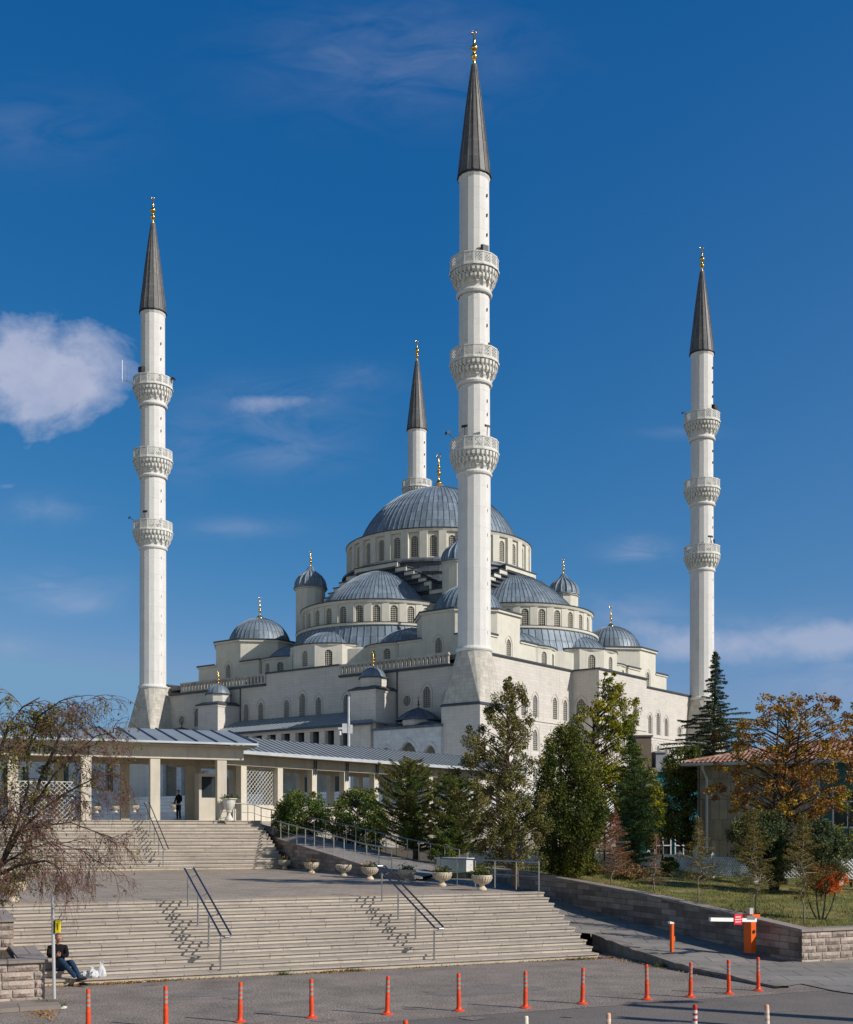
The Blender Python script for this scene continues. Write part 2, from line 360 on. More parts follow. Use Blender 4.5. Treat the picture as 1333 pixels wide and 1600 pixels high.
# main walls
w=MB()
hx=[(s*17.6,19.55,1.2,3.1,'point') for s in(-1,1)]+[(s*20.6,19.5,1.25,3.75,'point') for s in(-1,1)]+[(s*23.6,19.5,1.2,3.1,'point') for s in(-1,1)]
hx+=[(s*28.8,20.0,1.3,1.42,'circle') for s in(-1,1)]+[(s*12.3,19.6,1.2,3.2,'point') for s in(-1,1)]+[(s*9.4,19.6,1.2,3.1,'point') for s in(-1,1)]
hx+=[(s*k,14.8,1.2,3.0,'point') for s in(-1,1) for k in(17.6,20.6,23.6,12.3,9.4)]
hx+=[(s*k,9.6,1.2,3.0,'point') for s in(-1,1) for k in(17.6,20.6,23.6)]
def sel(h,a,b,c): return [(u-c,)+t for (u,*t_) in h for t in [tuple(t_)] if a<u<b]
wall_with_windows(mosque,w,(WX,-WY),(0,1),[(0,3),(WY-7.5,3),(WY-7.5,ZT),(0,ZT)],[(u+WY,z,a,b,k) for u,z,a,b,k in hx if u<0],grille2,True)
wall_with_windows(mosque,w,(WX,7.5),(0,1),[(0,3),(WY-7.5,3),(WY-7.5,ZT),(0,ZT)],[(u-7.5,z,a,b,k) for u,z,a,b,k in hx if u>0],grille2,True)
BX=A+3.0
wall_with_windows(mosque,w,(BX,-7.5),(0,1),[(0,3),(15,3),(15,ZT),(0,ZT)],[(7.5+u,z,1.2,h,'point') for u in(-3.7,0,3.7) for z,h in((20.0,3.35),(14.6,3.2),(9.6,3.))],grille2,True)
wall_with_windows(mosque,w,(WX,-7.5),(1,0),[(0,3),(BX-WX,3),(BX-WX,ZT),(0,ZT)],[((BX-WX)/2-.75,z,1.5,h,'point') for z,h in((19.5,3.4),(14.3,3.4))],grille2,True)
panel(w,(BX,7.5),(-1,0),[(0,3),(BX-WX,3),(BX-WX,ZT),(0,ZT)],[])
hy=[(0,20.2,1.25,3.4,'point')]+[(s*3.2,20.1,1.15,2.75,'point') for s in(-1,1)]+[(s*k,20.1,1.15,2.75,'point') for s in(-1,1) for k in(8.6,11.8)]
hy+=[(s*22.9,20.0,1.25,2.9,'point') for s in(-1,1)]+[(s*k,20.45,1.35,1.42,'circle') for s in(-1,1) for k in(19.5,26.5)]
wall_with_windows(mosque,w,(-WX,-WY),(1,0),[(0,3),(2*WX,3),(2*WX,25.25),(WX+7.4,25.25),(WX+7.4,ZT),(WX-7.4,ZT),(WX-7.4,25.25),(0,25.25)],[(u+WX,z,a,b,k) for u,z,a,b,k in hy],grille2,True)
panel(w,(WX,WY),(-1,0),[(0,3),(2*WX,3),(2*WX,ZT),(0,ZT)],[]); panel(w,(-WX,WY),(0,-1),[(0,3),(2*WY,3),(2*WY,ZT),(0,ZT)],[])
# string courses
w.box(WX,WX+.14,-WY,-7.5,18.95,19.2); w.box(WX,WX+.14,7.5,WY,18.95,19.2); w.box(BX,BX+.14,-7.64,7.5,18.95,19.2)
for s in(-1,1):
    for k in(17.6,20.6,23.6,12.3,9.4):     # sunk-frame lines round the lower windows
        for u in(-1.15,1.15): w.box(WX,WX+.05,s*k+u-.05,s*k+u+.05,14.0,18.55)
        w.box(WX,WX+.05,s*k-1.2,s*k+1.2,18.5,18.6)
part(w,'wall',stone)
# copings and roof deck
w=MB()
for x0,x1,y0,y1 in [(WX-.3,WX+.3,-WY-.02,-7.5),(WX-.3,WX+.3,7.5,WY+.3),(WX-.3,BX+.3,-7.8,-7.2),(BX-.3,BX+.3,-7.19,7.2),(WX-.3,BX+.3,7.21,7.8),(-7.4,7.4,-WY-.3,-WY+.3),(-WX-.3,-WX+.3,-WY,WY),(-WX+.31,WX-.31,WY-.3,WY+.3)]:
    w.box(x0,x1,y0,y1,ZT,ZT+.22)
for s in(-1,1): w.box(*sorted((s*7.45,s*(WX-1))),-WY-.45,-WY+.2,25.26,25.55)
part(w,'coping',lead_dark)
w=MB(); w.box(-WX+.3,WX-.3,-WY+.6,WY-.3,26.2,26.85); w.box(WX-.3,BX-.3,-7.2,7.2,26.2,26.8); part(w,'roof_deck',lead)
# balustrades on the shaded side
for s in(-1,1):
    w=MB(); a,b=7.45,WX-3.6
    w.box(*sorted((s*a,s*b)),-WY-.16,-WY+.16,25.55,25.8); w.box(*sorted((s*a,s*b)),-WY-.2,-WY+.2,26.85,27.1)
    n=26; 
    for i in range(n+1):
        u=s*(a+.2+(b-a-.4)*i/n); w.box(u-.17,u+.17,-WY-.13,-WY+.13,25.8,26.85)
        w.prism([(u-.3,-WY-.13),(u+.3,-WY-.13),(u+.3,-WY+.13),(u-.3,-WY+.13)],26.7,26.85)
    part(w,'balustrade',stone2)
# ---- superstructure
def profile(Rr,H,r0=None,n=12,sharp=1.):
    """spherical cap of base radius Rr and height H"""
    Rs=(Rr*Rr+H*H)/(2*H); a0=math.asin(min(1,Rr/Rs)) if H<=Rs else PI-math.asin(Rr/Rs)
    return [(Rs*math.sin(a0*(1-i/n)),H-Rs+Rs*math.cos(a0*(1-i/n))) for i in range(n)]+[(.02,H)]
def dome(name,c,z,Rr,H,nr,seg=1,a0=0,a1=2*PI,prof=None,parent=None,w_=.06,h_=.11,mt=None):
    p=[(r,z+h) for r,h in (prof or profile(Rr,H))]
    m=MB(); m.rev(p,nr*seg,c,a0,a1,un=nr); 
    m2=MB(); m2.ribs(p[:-1],nr,c,a0,a1,w_,h_)
    o=part(m,name,mt or lead_dome,True,parent); part(m2,'standing_seams',mt or lead_dome,False,o); return o
# central lead-clad core with ledges
w=MB(); w.rev([(16.6,26.5),(16.6,42.0),(16.9,42.0),(16.9,42.3),(16.2,42.5),(16.2,43.6),(16.5,43.6),(16.5,43.9),(15.9,44.1),(15.9,45.2),(16.3,45.2),(16.3,45.5),(15.6,45.95),(15.0,45.95)],48); part(w,'drum_base',lead)
# main drum
def drum(name,c,n,rw,z0,z1,win,a_c,k0,k1,step,cor=.45,cz=.42,pil=.22,pw=1.05,gmat=grille,mt=cream,leadedge=True):
    m=MB(); cp=MB(); hw=rw*math.tan(step/2)
    o=None; jobs=[]
    for k in range(k0,k1+1):
        a=a_c+k*step; n_=Vector((math.cos(a),math.sin(a))); t=Vector((-n_.y,n_.x)); O=Vector(c)+n_*rw-t*hw
        holes=[(hw,win[0],win[1],win[2],win[3])] if win else []
        panel(m,(O.x,O.y),(t.x,t.y),[(0,z0),(2*hw,z0),(2*hw,z1),(0,z1)],holes,.35); jobs.append((O,t,holes))
        if pil:
            q=Vector(c)+n_*(rw)+t*hw
            m.obox((q.x,q.y,(z0+z1-cz)/2),(t.x*pw/2,t.y*pw/2,0),(n_.x*pil,n_.y*pil,0),(0,0,(z1-cz-z0)/2))
            if k==k0:
                q=Vector(c)+n_*(rw)-t*hw; m.obox((q.x,q.y,(z0+z1-cz)/2),(t.x*pw/2,t.y*pw/2,0),(n_.x*pil,n_.y*pil,0),(0,0,(z1-cz-z0)/2))
    aa,bb=a_c+(k0-.5)*step,a_c+(k1+.5)*step; nn=(k1-k0+1)*2
    if abs(bb-aa-2*PI)<.01: bb=aa+2*PI
    m.rev([(rw+pil-.05,z1-cz-.14),(rw+cor*.7,z1-cz),(rw+cor,z1-.12),(rw+cor,z1-.02)],nn,c,aa,bb)
    o=part(m,name,mt)
    cp.rev([(rw+cor+.06,z1-.06),(rw+cor+.1,z1+.1),(rw-1.8,z1+.32)],nn,c,aa,bb); part(cp,'lead_edge',lead_dark,False,o)
    for O,t,holes in jobs:
        for h in holes: window(o,(O.x,O.y),(t.x,t.y),h[0],h[1],h[2],h[3],h[4],gmat)
    return o
drum('drum',(0,0),32,15.05,45.9,50.6,(46.25,1.12,3.3,'round'),0,0,31,2*PI/32,cor=.5,pil=.3,pw=1.2)
m=dome('main_dome',(0,0),50.75,13.55,10.2,88,1,w_=.04,h_=.07)
w=MB(); w.rev([(1.9,60.72),(1.75,60.95),(1.1,61.35),(.55,61.9),(.3,62.3)],20); part(w,'dome_cap',mat('aged_copper',(.42,.28,.15),rough=.45,metal=.6,var=.2),True)
finial(mosque,0,0,61.9,5.3,2.0)
# stepped arches, half domes and exedrae on each side
STEP=[(4.25,45.25),(6.0,44.3),(7.5,43.45),(8.75,42.75),(9.85,42.05),(10.85,41.4),(13.3,40.0)]
PROFH=[(9.95,0),(9.6,.55),(9.1,1.35),(8.4,2.15),(7.5,3.05),(6.15,4.2),(4.8,5.2),(3.4,5.95),(2.0,6.45),(.9,6.7),(.02,6.75)]
for side,rot in (('s',0),('e',PI/2),('n',PI),('w',3*PI/2)):
    vis=side in('s','e')
    g=empty('half_dome_wing',(0,0,0),rot); g.parent=mosque        # local -y faces outwards
    w=MB(); L=MB(); prev=0
    for i,(u,z) in enumerate(STEP):
        w.cm=0; w.box(-u,u,-16.3,-12.6,(26.9 if i==len(STEP)-1 else STEP[i+1][1]-.6),z-.06)
        for s in(-1,1):
            w.cm=1
            if i==0: 
                if s>0: w.box(-u-.12,u+.12,-16.5,-16.31,z-.62,z-.06)
            else: w.box(*sorted((s*(prev-.02),s*(u+.12))),-16.5,-16.31,z-.62,z-.06)
            if i<len(STEP)-1: w.box(*sorted((s*(u-.22),s*(u+.12))),-16.5,-16.31,STEP[i+1][1]-.62,z-.63)
        L.box(-u-.2,u+.2,-16.62,-12.5,z-.05,z+.1); prev=u
    a=part(w,'stepped_arch',[lead,cream],False,g); part(L,'coping',lead_dark,False,a)
    c=(0,-15.2); st=R(12.3)
    k=7
    drum('half_dome_drum',c,30,12.15,34.25,37.7,(34.45,1.12,2.45,'round') if vis else None,-PI/2,-k,k,st,cor=.42,pil=.07,pw=1.1).parent=g
    m=MB(); m.rev([(13.25,33.75),(13.35,33.85),(13.35,34.15),(12.9,34.2)],60,c,PI-.1,2*PI+.1); m.cm=1; m.rev([(13.4,34.16),(13.4,34.24),(12.1,34.4)],60,c,PI-.1,2*PI+.1); part(m,'cornice',[cream,lead_dark],False,g)
    pr=[(14.4,30.2),(13.9,31.6),(13.35,33.0),(13.1,33.75)]
    m=MB(); m.rev(pr,84,c,PI,2*PI,un=42); m.ribs(pr,42,c,PI,2*PI,.05,.09); part(m,'lead_skirt',lead_dome,False,g)
    d=dome('half_dome',c,37.7,0,0,46,1,PI-.12,2*PI+.12,prof=PROFH,parent=g,w_=.04,h_=.065)
    m=MB(); m.rev([(15.2,26.6),(15.2,30.0),(14.3,30.35)],40,c,PI,2*PI); part(m,'gallery_wall',cream,False,g)
    # central exedra
    c=(0,-26.4); o=drum('exedra_drum',c,10,6.15,26.6,30.75,(27.6,1.15,2.25,'round') if vis else None,-PI/2,-2,2,R(36),cor=.32,cz=.3,pil=0); o.parent=g
    m=MB(); m.prism([(-6.46,-26.4),(6.46,-26.4),(6.46,-20),(-6.46,-20)],26.6,30.5); m.cm=1; m.prism([(-6.8,-26.4),(6.8,-26.4),(6.8,-20),(-6.8,-20)],30.52,30.8); part(m,'exedra_flank',[cream,lead_dark],False,g)
    dome('exedra_dome',c,30.8,5.2,2.75,26,2,PI-.3,2*PI+.3,parent=g,w_=.035,h_=.06)
    for s in(-1,1):
        c=(s*11.0,-22.4); o=drum('exedra_drum',c,14,5.95,26.6,30.35,(27.5,1.1,2.1,'round') if vis else None,-PI/2+s*R(10),-3,3,R(25.7),cor=.3,cz=.28,pil=0); o.parent=g
        dome('exedra_dome',c,30.4,5.1,2.6,26,2,parent=g,w_=.035,h_=.06)
# weight towers
for x in(-15.2,15.2):
    for y in(-15.2,15.2):
        m=MB(); m.rev([(2.5,26.9),(2.5,43.3),(2.75,43.45),(2.75,43.6)],12,(x,y)); o=part(m,'weight_tower',cream)
        pr=[(2.8,43.6),(2.85,43.75),(2.55,43.9),(2.5,44.5),(2.28,45.1),(1.85,45.7),(1.25,46.15),(.75,46.5),(.4,46.95),(.25,47.3)]
        m=MB(); m.rev(pr,32,(x,y),un=16); m.ribs(pr[2:],16,(x,y),w=.1,h=.16); part(m,'tower_dome',lead_dome,True,o)
        finial(o,x,y,47.1,3.1,1.15)
# corner blocks with their domes
for sx_ in(-1,1):
    for sy in(-1,1):
        cx,cy=21.1*sx_,21.1*sy; g=empty('corner_pavilion',(cx,cy,0)); g.parent=mosque; h=7.; c=2.85
        m=MB(); m.cm=0
        for ang,O,U in((0,(-h,-h),(1,0)),(1,(h,-h),(0,1)),(2,(h,h),(-1,0)),(3,(-h,h),(0,-1))):
            out=[(0,26.6),(14,26.6),(14,30.35),(h+c,30.35),(h+c,33.9),(h-c,33.9),(h-c,30.35),(0,30.35)]
            hl=[(h,27.35,1.15,2.9,'point')] if (ang,1) in((0,1),(1,1)) else []
            wall_with_windows(g,m,O,U,out,hl,grille,True)
        oct_=[(-c,-h),(c,-h),(h,-c),(h,c),(c,h),(-c,h),(-h,c),(-h,-c)]
        for i in(1,3,5,7): a_,b_=oct_[i],oct_[(i+1)%8]; m.quad((*a_,30.2),(*b_,30.2),(*b_,33.9),(*a_,33.9))
        part(m,'wall',cream,False,g)
        m=MB(); o2=[(x*1.045,y*1.045) for x,y in oct_]; m.prism(o2,33.62,33.9); m.cm=1; m.prism([(x*1.06,y*1.06) for x,y in oct_],33.91,34.12); 
        for a_ in(-1,1):
            for b_ in(-1,1):
                tri=[(a_*(h+.28),b_*(c+.0)),(a_*(h+.28),b_*(h+.28)),(a_*c,b_*(h+.28))]
                if a_*b_<0: tri=tri[::-1]
                m.cm=1; m.prism(tri,30.3,30.52); m.cm=0; m.prism([(x*.985,y*.985) for x,y in tri],30.05,30.3)
        part(m,'cornice',[cream,lead_dark],False,g)
        dome('corner_dome',(0,0),34.1,5.15,4.5,40,1,parent=g,w_=.035,h_=.06)
        o=finial(g,0,0,38.5,3.9,1.15,[(0,0),(.62,0),(.5,.06),(.2,.15)]+FIN[4:])
# small stair towers with the gallery between them (shaded side)
for s in(-1,1):
    g=empty('stair_tower',(s*15.45,0,0)); g.parent=mosque; y0=-37.4
    m=MB(); m.box(-2.2,2.2,y0,-WY,3,22.5); m.box(-2.32,2.32,y0-.12,-WY,22.2,22.5)
    oc=[(1.9*math.cos(R(22.5+45*i)),-35.3+1.9*math.sin(R(22.5+45*i))) for i in range(8)]; m.prism(oc,22.9,24.2); part(m,'wall',stone,False,g)
    m=MB(); m.box(-2.5,2.5,y0-.3,-WY,22.5,22.72); m.prism([(-2.4,y0-.2),(2.4,y0-.2),(2.4,-WY),(-2.4,-WY)],22.72,23.1,[(-1.7,y0+.5),(1.7,y0+.5),(1.7,-WY),(-1.7,-WY)])
    m.prism([(x*1.12,-35.3+(y+35.3)*1.12) for x,y in oc],24.2,24.36); part(m,'coping',lead_dark,False,g)
    dome('cupola',(0,-35.3),24.36,1.75,1.5,16,2,parent=g,w_=.03,h_=.05); finial(g,0,-35.3,25.75,2.3,1.25)
g=empty('side_gallery',(0,0,0)); g.parent=mosque; gy=-37.95
m=MB(); holes=[(17.2-12.6+i*2.8,15.0,1.75,2.35,'rect') for i in range(10)]
panel(m,(-17.2,gy),(1,0),[(0,13.2),(34.4,13.2),(34.4,18.0),(0,18.0)],holes,.7)
for s in(-1,1): m.box(*sorted((s*17.2,s*16.6)),gy+.01,-WY,13.2,18)
m.box(-17.2,17.2,gy+.02,-WY,12.6,13.2); part(m,'wall',stone,False,g)
m=MB(); m.box(-16.5,16.5,gy+1.6,gy+1.8,13.2,17.9); part(m,'dark_glazing',dark,False,g)
m=MB(); ey=-38.9; q=[(-18.3,ey,17.9),(18.3,ey,17.9),(18.3,-WY,17.9),(-18.3,-WY,17.9),(-12.6,-WY,20.3),(12.6,-WY,20.3)]
m.add(q,[(0,1,5,4),(1,2,5),(3,0,4),(0,3,2,1)]); m.add([(-18.3,ey,17.72),(18.3,ey,17.72),(18.3,ey,17.9),(-18.3,ey,17.9)],[(0,1,2,3)])
for i in range(40):
    x=-17.8+i*35.6/39
    t=max(0,(abs(x)-12.6)/5.7); yt=-WY+(ey+WY)*t; zt=20.3-2.4*t
    if t<.97: m.tube([(x,ey+.05,17.93),(x*(1-0),yt,zt+.03)],.05,4)
part(m,'lean_to_roof',roof_lead,False,g)
m=MB(); m.box(-18.35,18.35,ey-.1,ey+.02,17.62,17.95); part(m,'gutter',lead_dark,False,g)
# lower arcade of slender columns
def arcade(parent,x0,x1,n,y,zf,zs,zt,mt,colr=.22,t=.5):
    m=MB(); bw=(x1-x0)/n
    holes=[(bw*(i+.5),zf+.001,bw-.75,zs-zf,'point') for i in range(n)]
    panel(m,(x0,y),(1,0),[(0,zf+.0),(x1-x0,zf+.0),(x1-x0,zt),(0,zt)],[(u,zf+2.6,w_,h-2.6,k) for u,z,w_,h,k in holes] ,t)
    return m
def arcade2(parent,x0,x1,n,y,zf,zcap,zs,zt,mt,t=.5,gap=.7):
    """spandrel wall above columns: polygon with arches cut from below"""
    bw=(x1-x0)/n; out=[(0,zcap)]
    for i in range(n):
        a=arch(bw-gap,zs-zcap,'point'); a=a[2:] ; c=bw*(i+.5)
        out+= [(c+u,zcap+max(z,0)) for u,z in a[::-1]]
    out=[(0,zt),(0,zcap)]+out[1:]+[(x1-x0,zcap),(x1-x0,zt)]
    m=MB(); panel(m,(x0,y),(1,0),out,[],t)
    for i in range(n+1):
        x=x0+bw*i; m.rev([(.3,zf),(.3,zf+.25),(.2,zf+.35),(.18,zcap-.5),(.34,zcap-.1),(.36,zcap)],10,(x,y+.3))
    return m
m=arcade2(g,-17.2,17.2,10,gy,ZG,11.6,12.9,13.2,marble); part(m,'arcade',marble,False,g)
m=MB(); m.box(-17.2,17.2,gy+3.4,gy+3.6,ZG,12.6); 
for i in range(6): m.box(-14.9+i*5.6,-13.5+i*5.6,gy+3.3,gy+3.42,ZG,11.4)
part(m,'arcade_back_wall',[stone2],False,g)
m=MB()
for i in range(6): m.box(-14.7+i*5.6,-13.7+i*5.6,gy+3.2,gy+3.32,ZG,11.2)
part(m,'doorway',dark,False,g)
for s in(-1,1):                     # three-arched porches beside the minarets
    g=empty('porch',(s*23.5,0,0)); g.parent=mosque; py=-38.0
    m=MB(); panel(m,(-5.7,py),(1,0),[(0,3),(11.2,3),(11.2,16.85),(0,16.85)],[(5.7,8.6,3.2,6.6,'point'),(2.05,8.6,2.0,6.0,'point'),(9.35,8.6,2.0,6.0,'point')],.6)
    m.box(-5.7,-5.69+.3,py+.01,-WY,3,16.85); m.box(5.2,5.5,py+.01,-WY,3,16.85)
    for x,w_,h in((0,3.2,6.6),(-3.65,2.0,6.0),(3.65,2.0,6.0)):
        l=arch(w_+.3,h+.2,'point')[1:]; l2=arch(w_+.75,h+.5,'point')[1:]
        for i in range(len(l)-1): 
            p=[l[i],l[i+1],l2[i+1],l2[i]]; m.add([(x+u,py-.08,8.6+z) for u,z in p]+[(x+u,py,8.6+z) for u,z in p],[(0,1,2,3),(3,2,6,7),(0,4,5,1)])
    part(m,'arcade',marble,False,g)
    m=MB(); m.box(-5.3,5.1,-34.2,-34.0,3,16.4); part(m,'inner_wall',stone2,False,g)
    m=MB(); m.box(-5.9,5.55,py-.25,-WY,16.86,17.15); m.prism([(-5.6,py),(5.4,py),(5.4,-WY),(-5.6,-WY)],17.15,17.7,[(-3.6,py+1),(3.4,py+1),(3.4,-WY),(-3.6,-WY)]); part(m,'roof',lead,False,g)
    m=MB(); m.rev([(2.3,17.3),(2.3,18.05)],8,(0,-35.6),R(22.5),R(382.5)); part(m,'drum',marble,False,g)
    pr=[(3.05,18.0),(2.9,18.25),(2.2,18.75),(1.5,19.2),(.8,19.5),(.1,19.7)]; m=MB(); m.rev(pr,24,(0,-35.6)); m.ribs(pr,12,(0,-35.6),w=.04,h=.06); part(m,'cupola',lead,False,g)
    finial(g,0,-35.6,19.6,1.7,.9).data.materials[0]=mat('dull_bronze',(.12,.10,.06),rough=.4,metal=.8)
# rain pipes
m=MB()
for x in(17.9,-12.9): m.tube([(x,-WY-.12,25.2),(x,-WY-.12,17.5)],.09,6)
part(m,'rain_pipe',lead_dark)
# ---------------------------------------------------------------- minarets
def balcony_mesh(zr,rs):
    """zr = rail top"""
    N_=16; m=MB(); rr=3.12
    def ring(k,r,off=0): a=2*PI*k/N_+off; return (r*math.cos(a),r*math.sin(a))
    o_=PI/N_
    m.rev([(rr+.02,zr-1.75),(rr+.12,zr-1.7),(rr+.12,zr-1.5),(rr,zr-1.45),(rr,zr-1.3),(rr-.12,zr-1.3),(rr-.12,zr-1.55),(rs,zr-1.55)],N_,(0,0),o_,o_+2*PI)
    m.rev([(rr-.12,zr-.14),(rr+.04,zr-.14),(rr+.04,zr),(rr-.14,zr),(rr-.14,zr-.14)],N_,(0,0),o_,o_+2*PI)
    for k in range(N_):
        a,b=Vector(ring(k,rr,o_)),Vector(ring(k+1,rr,o_)); L=(b-a).length; t=(b-a).normalized(); n=Vector((t.y,-t.x))
        def bar(u0,z0,u1,z1,w=.045):
            p=a+t*u0-n*.06;q=a+t*u1-n*.06; d=Vector((t.x*(u1-u0),t.y*(u1-u0),z1-z0)); ln=d.length; d.normalize(); sd=Vector((n.x,n.y,0)).cross(d)
            c=Vector(((p.x+q.x)/2,(p.y+q.y)/2,(z0+z1)/2)); m.obox(c,d*ln/2,Vector((n.x,n.y,0))*.05,sd*w)
        bar(.06,zr-1.3,.06,zr-.14,.07); bar(L-.06,zr-1.3,L-.06,zr-.14,.07)
        K=3
        for i in range(K):
            for j in range(3):
                u0=.1+(L-.2)*i/K;u1=.1+(L-.2)*(i+1)/K; z0=zr-1.3+1.16*j/3; z1=zr-1.3+1.16*(j+1)/3
                bar(u0,z0,u1,z1,.04); bar(u0,z1,u1,z0,.04)
    c=MB(); c.rev([(rs+.02,zr-4.15),(rs+.1,zr-3.7),(rs+.35,zr-3.0),(rs+.62,zr-2.3),(rr-.1,zr-1.75)],32)
    for j,(r,z0,z1,nn,dw) in enumerate([(rs+.30,zr-3.75,zr-3.0,16,.17),(rs+.62,zr-3.25,zr-2.45,32,.13),(rs+.88,zr-2.55,zr-1.75,32,.16),(rs+.52,zr-3.0,zr-2.6,16,.3)]):
        for i in range(nn):
            a=2*PI*(i+.5*(j%2))/nn; ca,sa=math.cos(a),math.sin(a); dr=.17
            P=[]
            for rr_,zz,ww in((r-.15,z1,dw*1.25),(r+dr,z1,dw*1.25),(r+dr,z0+.28,dw),(r-.02,z0,dw*.45),(r-.2,z0+.25,dw)):
                for t in(-ww,ww): P.append((rr_*ca-t*sa,rr_*sa+t*ca,zz))
            c.add(P,[(0,1,3,2),(2,3,5,4),(4,5,7,6),(6,7,9,8),(0,2,4,6,8),(9,7,5,3,1)])
    return m,c
def minaret():
    g=empty('minaret',(0,0,0),MROT)
    m=MB(); m.box(-3,3,-3,3,3,19.35); part(m,'base_block',stone,False,g)
    m=MB(); m.box(-3.15,3.15,-3.15,3.15,19.35,19.52); m.prism([(-3.1,-3.1),(3.1,-3.1),(3.1,3.1),(-3.1,3.1)],19.52,19.75,[(-2.9,-2.9),(2.9,-2.9),(2.9,2.9),(-2.9,2.9)]); part(m,'lead_ledge',lead_dark,False,g)
    # flared base: square below, sixteen sides above
    m=MB(); n=16; top=[(2.2*math.cos(PI*(2*i+1)/n),2.2*math.sin(PI*(2*i+1)/n)) for i in range(n)]
    s=2.95; low=[]
    for x,y in top:
        a=math.atan2(y,x); k=s/max(abs(math.cos(a)),abs(math.sin(a))); low.append((k*math.cos(a),k*math.sin(a)))
    q=[(s,s),(-s,s),(-s,-s),(s,-s)]
    P=[(*p,26.45) for p in top]+[(*p,19.5) for p in q]
    fs=[]
    # each side of the square carries 4 top edges as a fan to its corners
    for sd in range(4):
        # top vertices of side centred on angle sd*90
        ids=[(sd*4-2+i)%16 for i in range(5)]
        cA=16+((sd+3)%4); cB=16+(sd%4)
        fs+= [(cA,ids[1],ids[0]),(cA,ids[2],ids[1])] if 0 else []
        fs.append((cA,cB,ids[3],ids[2],ids[1])) if 0 else None
        fs.append((cA,cB,ids[2])); fs.append((cA,ids[2],ids[1])); fs.append((cB,ids[3],ids[2])) 
        fs.append((cA,ids[1],ids[0])); fs.append((cB,ids[4],ids[3]))
    m.add(P,fs); part(m,'flared_base',stone2,False,g)
    m=MB()
    def shaft(z0,z1,r0,r1): m.rev([(r0,z0),(r1,z1)],16,(0,0),PI/16,PI/16+2*PI,un=16)
    def ringm(z,r): m.rev([(r,z-.32),(r+.2,z-.2),(r+.28,z),(r+.2,z+.2),(r,z+.35)],32)
    shaft(26.4,49.0,2.12,2.08); shaft(49.0,60.5,2.03,2.0); shaft(60.5,72.0,1.98,1.95); shaft(72.0,87.0,1.93,1.9)
    ringm(26.65,2.1)
    for z in(49.0,60.5,72.0): ringm(z,2.05); m.rev([(2.05,z+.3),(2.16,z+3.9-.0)],16,(0,0),PI/16,PI/16+2*PI)
    m.rev([(1.9,86.5),(2.05,86.8),(2.05,87.05)],16,(0,0),PI/16,PI/16+2*PI)
    part(m,'shaft',white,False,g)
    sw=None
    for z in list(np.arange(28.5,48,3.1))+[52.0,56.2,57.9,63.5,67.5,69.5,75.2,79,81.5,84]:
        if sw is None: m=MB(); m.box(-.1,.09,-.022,.022,0,.42); sw=part(m,'slit_window',dark,False,g); o=sw
        else: o=sw.copy(); S.collection.objects.link(o); o.parent=g
        o.location=(2.0,0,float(z))
    for z,rs in((53.2,2.05),(64.7,2.0),(76.4,1.96)):
        p,c=balcony_mesh(z,rs); o=part(p,'balcony',whitec,False,g); part(c,'corbels',whitec,False,o)
        d=MB(); a=arch(.62,1.95,'round'); d.add([(rs-.02,u,z-1.5+zz) for u,zz in a]+[(rs+.03,u,z-1.5+zz) for u,zz in a],[tuple(range(len(a),2*len(a)))]); part(d,'door',dark,False,o)
    pr=[(2.16,87.0),(2.1,87.25),(1.86,89.5),(1.55,92),(1.2,95),(.82,98),(.42,100.8),(.3,101.6)]
    m=MB(); m.rev(pr,16,(0,0),PI/16,PI/16+2*PI,un=16); m.ribs(pr[1:],16,(0,0),PI/16,PI/16+2*PI,.045,.07); o=part(m,'spire',lead_cone,False,g)
    m=MB(); m.rev([(2.05,86.9),(2.24,87.0),(2.22,87.14)],16,(0,0),PI/16,PI/16+2*PI); part(m,'lead_edge',mat('black_lead',(.03,.033,.037),rough=.5),False,o)
    finial(g,0,0,101.3,4.9,1.75,FINM)
    return g
mn=minaret()
MIN=[(A,-B,'tall white stone minaret nearest the camera, standing in front of the main dome'),(-A,-B,'leftmost white minaret, with thin antenna rods on its top balcony'),
     (A,B,'rightmost white minaret, ending the sunlit wall behind the tall cedar'),(-A,B,'white stone minaret behind the main dome, only its top balcony and spire in view')]
MOBJ=[]
for i,(x,y,lab) in enumerate(MIN):
    o=mn if i==0 else copy_tree(mn); o.location=MW(x,y,0); tag(o,lab,'minaret','minarets at the corners of the mosque'); MOBJ.append(o)
def lamp_on(mi,ang,z,r0=3.0,ln=.9,up=.5,s=(.42,.3,.34)):
    a=R(ang)-MROT; ca,sa=math.cos(a),math.sin(a); m=MB(); p=Vector((r0*ca,r0*sa,z)); q=Vector(((r0+ln)*ca,(r0+ln)*sa,z+up)) 
    m.tube([p,q],.05,5); m.obox(q,(ca*s[1],sa*s[1],-.1),(-sa*s[0],ca*s[0],0),(0,0,s[2])); part(m,'floodlight',black,False,MOBJ[mi])
